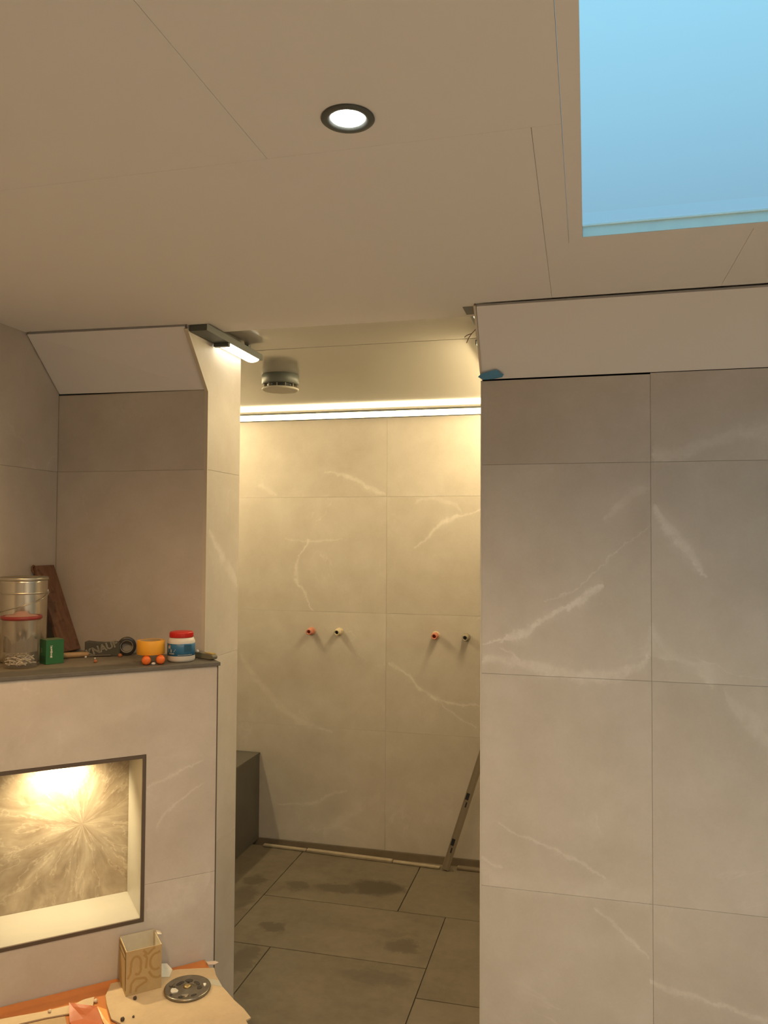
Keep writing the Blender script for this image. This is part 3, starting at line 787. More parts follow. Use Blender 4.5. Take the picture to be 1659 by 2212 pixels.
# ---- mortar strips beside the wall channel
def chip(name, pts, z0, z1, mat, label, cat, group=None):
    cx = sum(p[0] for p in pts) / len(pts); cy = sum(p[1] for p in pts) / len(pts)
    bm = bmesh.new(); prism(bm, [(p[0] - cx, p[1] - cy) for p in pts], 0, z1 - z0, lambda u, v, h: Vector((u, v, h)))
    bevel(bm, min(0.0025, (z1 - z0) * 0.3), 1)
    o = link(name, bm, mat); o.location = (cx, cy, z0)
    tag(o, label, cat, group); return o
def bar(x0, y0, x1, y1, w):
    d = Vector((x1 - x0, y1 - y0)).normalized(); q = Vector((-d.y, d.x)) * w / 2
    return [(x0 - q.x, y0 - q.y), (x1 - q.x, y1 - q.y), (x1 + q.x, y1 + q.y), (x0 + q.x, y0 + q.y)]
chip('mortar_strip', bar(-1.62, 3.893, -1.385, 3.884, 0.022), 0.0005, 0.012, M['mortar'], 'pale strip along the wall channel, the piece next to the bench', 'strip', 'pale strips along the wall channel')
chip('mortar_strip', bar(-1.381, 3.884, -0.93, 3.862, 0.026), 0.0005, 0.014, M['mortar'], 'pale strip along the wall channel, the long middle piece', 'strip', 'pale strips along the wall channel')
chip('mortar_strip', bar(-0.925, 3.861, -0.69, 3.850, 0.022), 0.0005, 0.011, M['mortar'], 'pale strip along the wall channel, ending at the leaning straightedge', 'strip', 'pale strips along the wall channel')
chip('mortar_strip', bar(-0.61, 3.872, -0.40, 3.866, 0.030), 0.0005, 0.012, M['channel'], 'brown strip along the wall channel, right of the leaning straightedge', 'strip', 'pale strips along the wall channel')

# ---- blue tape tab at the board corner
M['blue_tape'] = plain('blue_tape', (0.085, 0.27, 0.46), 0.6, var=0.15, scale=80)
bm = bmesh.new()
tp = [(-0.305, 2.058), (-0.294, 2.065), (-0.255, 2.0735), (-0.244, 2.0705), (-0.239, 2.064), (-0.231, 2.061), (-0.236, 2.055), (-0.262, 2.0505), (-0.290, 2.050)]
prism(bm, [(u + 0.27, v - 2.06) for u, v in tp], 0.0, 0.006, lambda u, v, h: Vector((u, -h - (v + 0.01) * 0.55 if v > 0 else -h, v)))
o = link('tape_tab', bm, M['blue_tape']); o.location = (-0.27, 2.298, 2.06)
tag(o, 'crumpled blue tape tab at the lower left corner of the right sloped board', 'tape')

# ---- niche spotlight
ns = empty('niche_spotlight', W(-0.415, -0.145, NT_ - 0.009)); tag(ns, 'small round spotlight in the head of the lit wall niche', 'light')
lathe_obj('trim_ring', [(0.019, -0.0005), (0.019, -0.003), (0.0145, -0.003), (0.0145, -0.0005)], M['lamp_grey'], ns, 32, cap=False)
M['nlens'] = emit('niche_lens', (1.0, 0.85, 0.55), 12.0)
lathe_obj('lens', [(0.0143, -0.0008), (0.0143, -0.0012), (0.003, -0.0016)], M['nlens'], ns, 28)
L = bpy.data.lights.new('niche_beam', 'SPOT'); L.energy = P_NICHE; L.color = (1.0, 0.80, 0.46)
L.spot_size = math.radians(150); L.spot_blend = 1.0; L.shadow_soft_size = 0.012
lo = bpy.data.objects.new('niche_beam', L); C.objects.link(lo); lo.parent = ns; lo.location = (0, 0, -0.016)
lo.rotation_euler = Vector((-HN[0] * -0.36, -HN[1] * -0.36, -1.0)).to_track_quat('-Z', 'Y').to_euler()

# ------------------------------------------------------------------ things on the ledge
# metal bucket
M['tin'] = plain('bright_tin', (0.72, 0.68, 0.58), 0.24, 1.0, var=0.05, scale=12, bump=0.1)
M['tin_rim'] = plain('tin_rim', (0.62, 0.58, 0.48), 0.4, 1.0)
bu = empty('metal_bucket', (-1.6405, 2.064, ZL)); tag(bu, 'tall shiny metal paint bucket with wire handle behind the clear tub', 'bucket')
lathe_obj('body', [(0.062, 0.0), (0.0655, 0.002), (0.0665, 0.006), (0.0672, 0.10), (0.0676, 0.235), (0.0676, 0.240)], M['tin'], bu, 56)
bm = bmesh.new(); lathe(bm, [(0.0677, 0.240), (0.0695, 0.242), (0.0695, 0.2475), (0.067, 0.250), (0.063, 0.2485), (0.0625, 0.243)], 56, cap=True)
link('lid_rim', bm, M['tin_rim'], bu)
bm = bmesh.new(); lathe(bm, [(0.0676, 0.200), (0.0688, 0.202), (0.0688, 0.204), (0.0676, 0.206)], 56, cap=False)
link('bead', bm, M['tin_rim'], bu)
vd = Vector((0.62, -0.78, 0)).normalized(); sd_ = Vector((0.78, 0.62, 0))
hp = []
for i in range(17):
    a = math.pi * i / 16
    q = sd_ * (0.0715 * math.cos(a)) + vd * (0.0715 * math.sin(a)); hp.append((q.x, q.y, 0.205 - 0.062 * i / 16 - 0.006 * math.sin(a)))
tube_obj('handle', hp, 0.0014, M['tin_rim'], bu, 6)
for s_ in (1, -1):
    q = sd_ * (0.068 * s_)
    bbox_obj('handle_ear', (-0.004, -0.002, -0.006), (0.004, 0.002, 0.006), M['tin_rim'], bu, mtx=axes((q.x, q.y, 0.205 if s_ > 0 else 0.143), (0.62, -0.78, 0), (0, 0, 1)))

# clear tub with red rim, tile spacers inside
tb = empty('plastic_tub', (-1.5585, 1.955, ZL)); tag(tb, 'clear plastic tub with a dark red rim at the left end of the ledge', 'tub')
tbm = bmesh.new()
lathe(tbm, [(0.001, 0.001), (0.044, 0.001), (0.0455, 0.004), (0.0515, 0.142), (0.0505, 0.142), (0.0445, 0.006), (0.0435, 0.0035), (0.001, 0.0035)], 48, cap=False)
link('cup', tbm, M['clear'], tb)
M['rim_red'] = plain('dark_red_plastic', (0.26, 0.035, 0.03), 0.4)
lathe_obj('rim', [(0.0518, 0.136), (0.0545, 0.138), (0.0550, 0.144), (0.053, 0.1465), (0.049, 0.147), (0.0490, 0.1435)], M['rim_red'], tb, 48, cap=False)
M['pinkish'] = plain('dusty_pink_plastic', (0.42, 0.25, 0.20), 0.5)
lathe_obj('lid_dome', [(0.0488, 0.1440), (0.040, 0.1475), (0.022, 0.149), (0.019, 0.154), (0.012, 0.1575), (0.002, 0.1585)], M['pinkish'], tb, 40)
M['bag'] = plain('pale_grey_bag', (0.42, 0.39, 0.34), 0.55, var=0.15, scale=40, bump=0.4)
bm = bmesh.new()
for i in range(30):
    a = math.radians(-170 + i * 200 / 29)
    z1_ = 0.086 + 0.006 * math.sin(i * 0.9) - (0.014 if 13 <= i <= 16 else 0)
    for zz in (0.046, z1_):
        r_ = 0.0425 + 0.0012 * math.sin(i * 1.7) + zz * 0.028
        bm.verts.new((r_ * math.cos(a), r_ * math.sin(a), zz))
bm.verts.ensure_lookup_table()
for i in range(29): bm.faces.new([bm.verts[j] for j in (2 * i, 2 * i + 2, 2 * i + 3, 2 * i + 1)])
bmesh.ops.solidify(bm, geom=bm.faces[:], thickness=0.0008)
link('inner_bag', bm, M['bag'], tb)

M['spacer'] = plain('white_spacer', (0.82, 0.78, 0.70), 0.45)
spm = bmesh.new()
box(spm, (-0.0125, -0.0013, -0.0013), (0.0125, 0.0013, 0.0013)); box(spm, (-0.0013, -0.0125, -0.00128), (0.0013, 0.0125, 0.00128))
sp_me = bpy.data.meshes.new('tile_spacer'); spm.to_mesh(sp_me); spm.free(); sp_me.materials.append(M['spacer'])
rs = random.Random(11)
for i in range(34):
    lay = i // 9
    a = 2 * math.pi * (i % 9) / 9 + lay * 0.4
    rr = 0.029 if i % 9 else 0.008
    o = bpy.data.objects.new('tile_spacer', sp_me); C.objects.link(o)
    o.location = (-1.5585 + rr * math.cos(a), 1.955 + rr * math.sin(a), ZL + 0.0125 + lay * 0.0085)
    o.rotation_euler = (rs.uniform(-0.55, 0.55), rs.uniform(-0.55, 0.55), rs.uniform(0, 3.1))
    tag(o, 'white plastic tile spacer among the others at the bottom of the clear tub', 'spacer', 'white tile spacers in the clear tub')

# green carton
M['green'] = plain('green_carton', (0.028, 0.155, 0.055), 0.5, var=0.08)
M['green_dk'] = plain('deep_green_print', (0.016, 0.085, 0.032), 0.5)
M['print_white'] = plain('white_print', (0.72, 0.70, 0.60), 0.6, bump=0)
gx = Vector((-0.050, 0.030, 0)).normalized(); gy = Vector((0.030, 0.050, 0)).normalized()
gb0 = Vector((-1.5175, 2.010, ZL))
GM = axes((0, 0, 0), gx, (0, 0, 1))      # local x along the left face, local y along the right face
GM = Matrix(((gx.x, gy.x, 0, 0), (gx.y, gy.y, 0, 0), (0, 0, 1, 0), (0, 0, 0, 1)))
gc = empty('green_carton', gb0); tag(gc, 'small green cardboard carton with a white printed strip on the ledge', 'carton')
bm = bmesh.new(); box(bm, (0, 0, 0.0005), (0.046, 0.052, 0.070), GM); bevel(bm, 0.0006, 1)
link('carton', bm, M['green'], gc)
bbox_obj('lid_flap', (-0.0004, -0.0004, 0.0702), (0.0464, 0.0524, 0.0712), plain('pale_green_lid', (0.13, 0.19, 0.09), 0.6), gc, mtx=GM)
bm = bmesh.new()
for i in range(5):   # short stacked letter-like bars running up the strip
    z_ = 0.021 + i * 0.0062
    box(bm, (-0.0009, 0.0125 + 0.0008 * (i % 2), z_), (-0.0003, 0.0185 - 0.0007 * ((i + 1) % 3), z_ + 0.0050), GM)
box(bm, (-0.0008, 0.0120, 0.0195), (-0.0003, 0.0190, 0.0207), GM); box(bm, (-0.0008, 0.0120, 0.0525), (-0.0003, 0.0190, 0.0540), GM)
link('white_print', bm, M['print_white'], gc)
bm = bmesh.new(); box(bm, (0.028, -0.0009, 0.032), (0.036, -0.0003, 0.046), GM); link('print_patch', bm, plain('faded_green_print', (0.16, 0.27, 0.13), 0.6), gc)
bm = bmesh.new(); box(bm, (0.004, -0.0009, 0.006), (0.043, -0.0003, 0.024), GM); link('print_band', bm, M['green_dk'], gc)

# brown board leaning on the left wall
def board_mat():
    k = NT('stained_brown_board')
    tc = k.new('ShaderNodeTexCoord'); mp = k.new('ShaderNodeMapping'); mp.inputs['Scale'].default_value = (30, 30, 5)
    k.l.new(tc.outputs['Object'], mp.inputs[0])
    a = k.noise(mp.outputs[0], 1.6, 5, 0.65, None, 0.6).outputs[0]; b = k.noise(tc.outputs['Object'], 22, 5, 0.65).outputs[0]
    c1 = k.mix(k.mapr(a, 0.3, 0.7), (0.15, 0.072, 0.042), (0.25, 0.135, 0.082))
    k.l.new(k.mix(k.mapr(b, 0.58, 0.72, 0, 0.75), c1, (0.045, 0.022, 0.015)), k.b.inputs['Base Color'])
    k.b.inputs['Roughness'].default_value = 0.75
    return k.m
M['board'] = board_mat()
bt = Vector((-1.7065, 2.238, 1.494)); bb = Vector((-1.600, 2.238, ZL + 0.006))
bz = (bt - bb).normalized()
BM = axes(bb, (0, 1, 0), bz)            # local x across (depth), local y thickness
bd = empty('brown_board', bb); tag(bd, 'stained brown board leaning against the left wall beside the bucket', 'board')
TB = Matrix.Translation(-bb)
bl = (bt - bb).length
bm = bmesh.new(); box(bm, (-0.047, -0.0065, 0.0), (0.047, 0.0065, bl), TB @ BM); bevel(bm, 0.002)
link('board', bm, M['board'], bd)
tube_obj('hook', [TB @ (BM @ Vector(q)) for q in ((-0.040, -0.003, bl - 0.004), (-0.050, -0.003, bl + 0.001), (-0.060, -0.004, bl - 0.004), (-0.064, -0.004, bl - 0.014), (-0.063, -0.004, bl - 0.024))], 0.0032, M['board'], bd, 8)

# wooden handled putty knife
M['wood'] = plain('pale_wood_handle', (0.46, 0.30, 0.15), 0.6, var=0.25, scale=50)
M['steel'] = plain('dusty_steel', (0.42, 0.38, 0.32), 0.4, 0.8)
k0 = Vector((-1.556, 2.118, ZL)); k1 = Vector((-1.492, 2.176, ZL)); kd = (k1 - k0).normalized()
pk = empty('putty_knife', k0); tag(pk, 'old putty knife with a pale wooden handle lying beside the green carton', 'tool')
tube_obj('handle', [Vector((0, 0, 0.0095)) + kd * q for q in (0, 0.008, 0.03, 0.06, 0.082, 0.088)], [0.006, 0.0082, 0.0088, 0.0078, 0.0068, 0.005], M['wood'], pk, 14)
KM = axes((0, 0, 0), kd, (0, 0, 1))
bm = bmesh.new(); prism(bm, [(0.088, -0.004), (0.100, -0.006), (0.150, -0.016), (0.150, 0.016), (0.100, 0.006), (0.088, 0.004)], 0.0035, 0.0050, lambda u, v, h: KM @ Vector((u, v, h)))
link('blade', bm, M['steel'], pk)

# dark package with the outlined word
M['pack'] = plain('dark_grey_foil_pack', (0.085, 0.083, 0.070), 0.5, var=0.15, scale=30, bump=0.2)
M['pack_print'] = plain('pale_pack_print', (0.42, 0.40, 0.33), 0.6, bump=0)
q0 = Vector((-1.515, 2.190, ZL)); qd = Vector((0.104, 0.030, 0)).normalized()
PM = axes((0, 0, 0), qd, (0, 0, 1))      # local y away from the viewer
kp = empty('dark_package', q0); tag(kp, 'dark grey package with pale slanted lettering lying against the alcove wall', 'package')
bm = bmesh.new(); box(bm, (0, 0, 0.0008), (0.108, 0.036, 0.045), PM)
bmesh.ops.subdivide_edges(bm, edges=bm.edges[:], cuts=3, use_grid_fill=True)
for v in bm.verts:
    lc = PM.inverted() @ v.co
    kz = (lc.z / 0.045); kx = (lc.x / 0.108)
    lc.y += (0.003 * math.sin(kx * 5)) * (1 if lc.y > 0.01 else 0)
    lc.z *= 1 - 0.10 * (0.5 - 0.5 * math.cos(kx * 2 * math.pi + 0.6)) - 0.05 * kx
    v.co = PM @ lc
bevel(bm, 0.0008, 1)
link('pack', bm, M['pack'], kp)
def text_mesh(name, body, size, mtx, mat, parent, extrude=0.0004, outline=0.0, shear=0.0):
    cu = bpy.data.curves.new(name, 'FONT'); cu.body = body; cu.size = size; cu.extrude = extrude; cu.shear = shear
    cu.align_x = 'CENTER'; cu.align_y = 'CENTER'
    if outline: cu.fill_mode = 'NONE'; cu.bevel_depth = outline; cu.bevel_resolution = 0; cu.extrude = 0
    cu.resolution_u = 3
    to = bpy.data.objects.new(name + '_tmp', cu); C.objects.link(to)
    dg = bpy.context.evaluated_depsgraph_get()
    me = bpy.data.meshes.new_from_object(to.evaluated_get(dg))
    bpy.data.objects.remove(to); bpy.data.curves.remove(cu)
    me.name = name; me.materials.clear(); me.materials.append(mat); me.transform(mtx)
    o = bpy.data.objects.new(name, me); C.objects.link(o); o.parent = parent
    return o
TM = PM @ axes((0.053, -0.0012, 0.0235), (1, 0, 0.36), (0, -1, 0))
text_mesh('lettering', 'KNAUF', 0.031, TM, M['pack_print'], kp, outline=0.0010)

# black tape roll standing upright
M['black_tape'] = plain('black_tape', (0.03, 0.027, 0.022), 0.4)
M['core_grey'] = plain('grey_tape_core', (0.30, 0.275, 0.23), 0.6)
tc_ = Vector((-1.402, 2.245, ZL))
vv = Vector((0.50, -0.86, 0.0)).normalized()
tr = empty('black_tape_roll', tc_); tag(tr, 'roll of black tape standing on edge between package and yellow roll', 'tape roll')
RM = axes((0, 0, 0.0285), (0, 0, 1), vv)
lathe_obj('tape', [(0.0195, -0.010), (0.0280, -0.010), (0.0284, -0.0095), (0.0284, 0.0095), (0.0280, 0.010), (0.0195, 0.010)], M['black_tape'], tr, 44, RM, cap=False)
lathe_obj('core', [(0.0194, 0.0100), (0.0180, 0.0102), (0.0175, 0.009), (0.0175, -0.010), (0.0194, -0.0100)], M['core_grey'], tr, 40, RM, cap=False)
lathe_obj('inner_liner', [(0.0001, -0.0085), (0.0172, -0.0080)], M['core_grey'], tr, 30, RM, cap=False)

# orange caps and the yellow roll that lies on them
M['orange'] = plain('orange_plastic', (0.78, 0.16, 0.025), 0.4)
M['yellow'] = plain('yellow_tape', (0.78, 0.37, 0.03), 0.5, var=0.04)
for i, (cx, cy, lab) in enumerate(((-1.2405, 2.089, 'orange plastic cap under the yellow roll, the left one'), (-1.2085, 2.113, 'orange plastic cap under the yellow roll, the right one'))):
    o = empty('orange_cap', (cx, cy, ZL)); tag(o, lab, 'cap', 'orange caps under the yellow roll')
    CM = axes((0, 0, 0.0132), (0, 0, 1), (0.50, -0.866, 0))
    lathe_obj('shell', [(0.010, -0.055), (0.0115, -0.050), (0.0125, -0.02), (0.0130, -0.004), (0.0128, 0.003), (0.0105, 0.0085), (0.006, 0.0105), (0.001, 0.011)], M['orange'], o, 28, CM)
    lathe_obj('collar', [(0.0131, -0.013), (0.0131, -0.010)], M['orange'], o, 28, CM, cap=False)
yc = Vector((-1.252, 2.132, ZL + 0.0266))
yr = empty('yellow_tape_roll', yc); tag(yr, 'wide yellow tape roll lying flat on two orange caps', 'tape roll')
bm = bmesh.new()
lathe(bm, [(0.0300, 0.0), (0.0395, 0.0), (0.0400, 0.0006), (0.0400, 0.0394), (0.0395, 0.040), (0.0300, 0.040)], 52, cap=False)
link('tape', bm, M['yellow'], yr)
lathe_obj('core', [(0.0299, 0.0), (0.0285, 0.0), (0.0285, 0.040), (0.0299, 0.040)], plain('brown_card_core', (0.35, 0.24, 0.12), 0.8), yr, 44, cap=False)
chip('white_crumb', [(-1.228, 2.094), (-1.219, 2.096), (-1.217, 2.103), (-1.226, 2.102)], ZL + 0.0004, ZL + 0.007, M['white_plastic'], 'small white crumb between the two orange caps', 'crumb')

# white jar, red lid, blue label
M['jar_white'] = plain('white_jar_plastic', (0.66, 0.62, 0.56), 0.4)
M['lid_red'] = plain('red_jar_lid', (0.56, 0.022, 0.016), 0.4)
def label_mat():
    k = NT('blue_label_print')
    tc = k.new('ShaderNodeTexCoord'); n = k.noise(tc.outputs['Object'], 60, 3).outputs[0]
    k.l.new(k.mix(n, (0.018, 0.115, 0.245), (0.026, 0.145, 0.29)), k.b.inputs['Base Color']); k.b.inputs['Roughness'].default_value = 0.4
    return k.m
M['label_blue'] = label_mat()
jc = Vector((-1.1835, 2.190, ZL))
ja = empty('plastic_jar', jc); tag(ja, 'white plastic jar with a red lid and a blue label on the ledge', 'jar')
lathe_obj('body', [(0.034, 0.0), (0.0385, 0.002), (0.0405, 0.008), (0.0405, 0.056), (0.0400, 0.062), (0.036, 0.070), (0.034, 0.0715)], M['jar_white'], ja, 52)
bm = bmesh.new()
lathe(bm, [(0.0330, 0.0720), (0.0345, 0.0722), (0.0345, 0.085), (0.0335, 0.0875), (0.030, 0.0885), (0.002, 0.0885)], 52)
link('lid', bm, M['lid_red'], ja)
bm = bmesh.new()
for k_ in range(52):
    a = 2 * math.pi * k_ / 52
    box(bm, (-0.0009, 0.0344, 0.0735), (0.0009, 0.0352, 0.0850), Matrix.Rotation(a, 4, 'Z'))
link('lid_ridges', bm, M['lid_red'], ja)['kind'] = 'stuff'
lathe_obj('label', [(0.0406, 0.019), (0.0409, 0.0192), (0.0409, 0.0548), (0.0406, 0.055)], M['label_blue'], ja, 52, cap=False)
va = math.atan2(-0.877, 0.474)          # azimuth towards the viewer
def on_jar(name, quads, mat, r=0.0412):
    bm = bmesh.new()
    for pts in quads:
        c = [bm.verts.new((r * math.cos(va + a), r * math.sin(va + a), z)) for a, z in pts]
        bm.faces.new(c)
    bmesh.ops.solidify(bm, geom=bm.faces[:], thickness=0.0002)
    return link(name, bm, mat, ja)
def strip(a0, z0, a1, z1, n=6):
    out = []
    for i in range(n):
        b0 = a0 + (a1 - a0) * i / n; b1 = a0 + (a1 - a0) * (i + 1) / n
        out.append([(b0, z0), (b1, z0), (b1, z1), (b0, z1)])
    return out
on_jar('label_picture', [[(-1.15, 0.030), (-0.80, 0.030), (-0.80, 0.040), (-1.15, 0.040)], [(-0.80, 0.030), (-0.52, 0.032), (-0.40, 0.040), (-0.80, 0.038)],
                         [(-1.15, 0.040), (-0.88, 0.040), (-0.86, 0.050), (-1.0, 0.052), (-1.15, 0.046)]], M['print_white'])
on_jar('label_spot', [[(-1.02, 0.0465), (-0.90, 0.0465), (-0.92, 0.0525), (-1.0, 0.0530)]], M['orange'], 0.0415)
on_jar('label_panel', strip(0.20, 0.031, 0.78, 0.052), plain('light_blue_print', (0.055, 0.19, 0.33), 0.5, bump=0))
on_jar('label_lettering', sum([strip(-1.0 + 0.07 * i, 0.0245, -0.95 + 0.07 * i, 0.0280, 1) for i in range(7)], []) +
       sum([strip(-0.25 + 0.075 * i, 0.0215, -0.20 + 0.075 * i, 0.0236, 1) for i in range(15)], []), M['print_white'])

# utility knife behind the jar
M['knife_grey'] = plain('dusty_grey_handle', (0.20, 0.185, 0.135), 0.6, var=0.2, scale=40)
M['knife_yellow'] = plain('yellow_insert', (0.50, 0.36, 0.10), 0.5)
u0 = Vector((-1.178, 2.2745, ZL)); u1 = Vector((-1.090, 2.2265, ZL)); ud = (u1 - u0).normalized()
UM = axes((0, 0, 0), ud, (0, 0, 1))
ku = empty('utility_knife', u0); tag(ku, 'grey utility knife with a yellow insert at the right end of the ledge', 'tool')
bm = bmesh.new(); prism(bm, [(-0.04, 0.002), (0.02, 0.001), (0.085, 0.001), (0.099, 0.004), (0.101, 0.012), (0.093, 0.017), (0.03, 0.018), (-0.04, 0.012)], -0.009, 0.009, lambda u, v, h: UM @ Vector((u, h, v)))
bevel(bm, 0.002, 2)
link('handle', bm, M['knife_grey'], ku)
bm = bmesh.new(); box(bm, (0.058, -0.006, 0.0165), (0.094, 0.007, 0.0205), UM); bevel(bm, 0.0015, 2); link('insert', bm, M['knife_yellow'], ku)
bm = bmesh.new(); bmesh.ops.create_uvsphere(bm, u_segments=14, v_segments=8, radius=0.0045)
bmesh.ops.translate(bm, verts=bm.verts[:], vec=UM @ Vector((0.012, -0.004, 0.0195)))
link('button', bm, M['white_plastic'], ku, True)

# crumbs on the ledge
def bead(p, r, mat, label):
    bm = bmesh.new(); bmesh.ops.create_icosphere(bm, subdivisions=2, radius=r)
    for v in bm.verts: v.co *= 1 + 0.12 * math.sin(v.co.x * 900 + v.co.y * 700)
    for v in bm.verts: v.co.z = max(v.co.z, -r * 0.8)
    o = link('crumb', bm, mat, None, True); o.location = (p[0], p[1], p[2] + r * 0.8); tag(o, label, 'crumb', 'small crumbs lying about'); return o
bead((-1.489, 2.159, ZL), 0.0035, M['white_plastic'], 'white bead at the tip of the wooden handle')
bead((-1.447, 2.1445, ZL), 0.0030, M['white_plastic'], 'white bead in front of the dark package')
M['orange_crumb'] = plain('dusty_orange', (0.42, 0.15, 0.06), 0.7)
bead((-1.405, 2.086, ZL), 0.0055, M['orange_crumb'], 'dusty orange crumb alone at the front of the ledge')
bead((-1.400, 2.205, ZL), 0.0065, M['orange_crumb'], 'dusty orange crumb in front of the black tape roll')

# ------------------------------------------------------------------ covered platform at the foot of the half wall
ZP = 0.352
pf = empty('covered_platform', W(-0.4, 0.35, 0)); tag(pf, 'low platform against the half wall, hidden under cardboard and orange plastic', 'platform')
TP = Matrix.Translation(-W(-0.4, 0.35, 0))
def prismW(name, poly, z0, z1, mat, parent, T=TP, bev=0.0):
    bm = bmesh.new(); prism(bm, poly, z0, z1, lambda u, v, h: T @ W(u, v, h))
    if bev: bevel(bm, bev, 2)
    return link(name, bm, mat, parent)
prismW('body', [(-0.70, 0.004), (-0.040, 0.004), (-0.032, 0.80), (-0.50, 0.80)], 0.001, ZP - 0.012, M['core'], pf)
prismW('top', [(-0.74, 0.004), (-0.034, 0.004), (-0.020, 0.82), (-0.50, 0.82)], ZP - 0.012, ZP, plain('pink_board', (0.52, 0.34, 0.26), 0.8), pf)

M['foil'] = plain('orange_plastic_sheet', (0.95, 0.40, 0.13), 0.35, var=0.10, scale=16, bump=0.5)
M['foil_deep'] = plain('deep_orange_sheet', (0.44, 0.11, 0.03), 0.4, var=0.15, scale=25, bump=0.5)
def sheet(name, poly_edges, z, mat, label, cat, nu=40, nv=24, amp=0.002, th=0.0006, seed=1, up=None):
    """wavy sheet over a quadrilateral in the half-wall frame: four (s, d) corners"""
    from mathutils import noise as mn
    bm = bmesh.new(); q = [Vector(p) for p in poly_edges]; g = []
    for i in range(nu + 1):
        row = []
        for j in range(nv + 1):
            a, b = i / nu, j / nv
            p = (q[0] * (1 - a) + q[1] * a) * (1 - b) + (q[3] * (1 - a) + q[2] * a) * b
            h = mn.noise(Vector((p.x * 18 + seed, p.y * 18, 0))) * 0.6 + mn.noise(Vector((p.x * 50, p.y * 50 + seed, 3))) * 0.4
            hh = amp * (h + 1)
            if up: hh += up(p.x, p.y)
            row.append(bm.verts.new(W(p.x, p.y, z + hh)))
        g.append(row)
    for i in range(nu):
        for j in range(nv): bm.faces.new((g[i][j], g[i + 1][j], g[i + 1][j + 1], g[i][j + 1]))
    bmesh.ops.solidify(bm, geom=bm.faces[:], thickness=th)
    o = link(name, bm, mat, None, True); tag(o, label, cat); return o
sheet('plastic_sheet', [(-0.72, 0.003), (-0.030, 0.003), (-0.026, 0.50), (-0.62, 0.50)], ZP + 0.0008, M['foil'], 'orange plastic sheet spread over the low platform', 'sheet',
      64, 40, 0.0014, up=lambda s, d: 0.012 * max(0, 1 - d / 0.010) if s < -0.27 else 0.0)

def card_mat(name, c):
    k = NT(name); g = k.new('ShaderNodeNewGeometry'); P = g.outputs['Position']
    a = k.noise(P, 8, 5, 0.6).outputs[0]; b = k.noise(P, 60, 4, 0.6).outputs[0]
    f_ = k.math('ADD', k.mapr(a, 0.3, 0.7, 0, 0.6), k.mapr(b, 0.3, 0.7, 0, 0.3), clamp=True)
    k.l.new(k.mix(f_, tuple(x * 0.86 for x in c), tuple(min(1, x * 1.1) for x in c)), k.b.inputs['Base Color'])
    k.b.inputs['Roughness'].default_value = 0.85; k.b.inputs['Specular IOR Level'].default_value = 0.2
    k.bump(b, 0.15, 0.001)
    return k.m
M['card'] = card_mat('cardboard', (0.56, 0.43, 0.27))
M['card_in'] = card_mat('cardboard_inner', (0.66, 0.60, 0.47))
ZK = ZP + 0.0042
def cardsheet(poly, z0, th, label, mat=None):
    c = W(sum(p[0] for p in poly) / len(poly), sum(p[1] for p in poly) / len(poly), z0)
    bm = bmesh.new(); prism(bm, poly, z0, z0 + th, lambda u, v, h: W(u, v, h) - c)
    bevel(bm, 0.0006, 1)
    o = link('cardboard_sheet', bm, mat or M['card']); o.location = c; tag(o, label, 'cardboard', 'cardboard sheets on the platform'); return o
cr = cardsheet([(-0.296, 0.016), (-0.20, 0.020), (-0.113, 0.030), (-0.060, 0.052), (-0.021, 0.069), (-0.028, 0.110), (-0.029, 0.172), (-0.024, 0.215), (-0.020, 0.251), (-0.010, 0.300), (-0.006, 0.345),
                (-0.022, 0.350), (-0.024, 0.49), (-0.300, 0.49), (-0.302, 0.222), (-0.323, 0.184), (-0.322, 0.110), (-0.318, 0.068), (-0.305, 0.040)], ZK, 0.0042, 'flat cardboard sheet under the metal disc, on the right of the platform')
cl = cardsheet([(-0.70, 0.045), (-0.575, 0.053), (-0.470, 0.069), (-0.395, 0.072), (-0.372, 0.060), (-0.345, 0.060), (-0.360, 0.125), (-0.420, 0.108), (-0.470, 0.100), (-0.540, 0.096), (-0.64, 0.11)], ZK, 0.0036, 'flat strip of cardboard along the wall, at the lower left corner')
cs = cardsheet([(-0.64, 0.116), (-0.540, 0.102), (-0.470, 0.106), (-0.424, 0.113), (-0.43, 0.34), (-0.60, 0.40)], ZK, 0.0018, 'brown cardboard piece at the bottom edge, left of the torn orange plastic', card_mat('brown_card', (0.42, 0.30, 0.17)))
prismW('tape_strip', [(-0.070, 0.097), (-0.0285, 0.140), (-0.0292, 0.176), (-0.078, 0.126)], ZK + 0.0043, ZK + 0.0047, plain('grey_packing_tape', (0.45, 0.42, 0.33), 0.4), cr, Matrix.Translation(-cr.location))

# torn orange plastic flap
fo = empty('torn_plastic_flap', W(-0.375, 0.16, ZK)); tag(fo, 'torn crumpled deep orange plastic flap at the bottom edge', 'plastic')
TFm = Matrix.Translation(-W(-0.375, 0.16, ZK))
def tri(bm, pts):
    vs3 = [bm.verts.new(TFm @ W(*p)) for p in pts]; bm.faces.new(vs3)
bm = bmesh.new()
tri(bm, [(-0.412, 0.096, ZK + 0.024), (-0.352, 0.138, ZK + 0.020), (-0.385, 0.150, ZK + 0.004)])
tri(bm, [(-0.412, 0.096, ZK + 0.024), (-0.385, 0.150, ZK + 0.004), (-0.418, 0.150, ZK + 0.003)])
tri(bm, [(-0.352, 0.138, ZK + 0.020), (-0.345, 0.205, ZK + 0.006), (-0.385, 0.150, ZK + 0.004)])
tri(bm, [(-0.385, 0.150, ZK + 0.004), (-0.345, 0.205, ZK + 0.006), (-0.405, 0.230, ZK + 0.002)])
tri(bm, [(-0.385, 0.150, ZK + 0.004), (-0.405, 0.230, ZK + 0.002), (-0.418, 0.150, ZK + 0.003)])
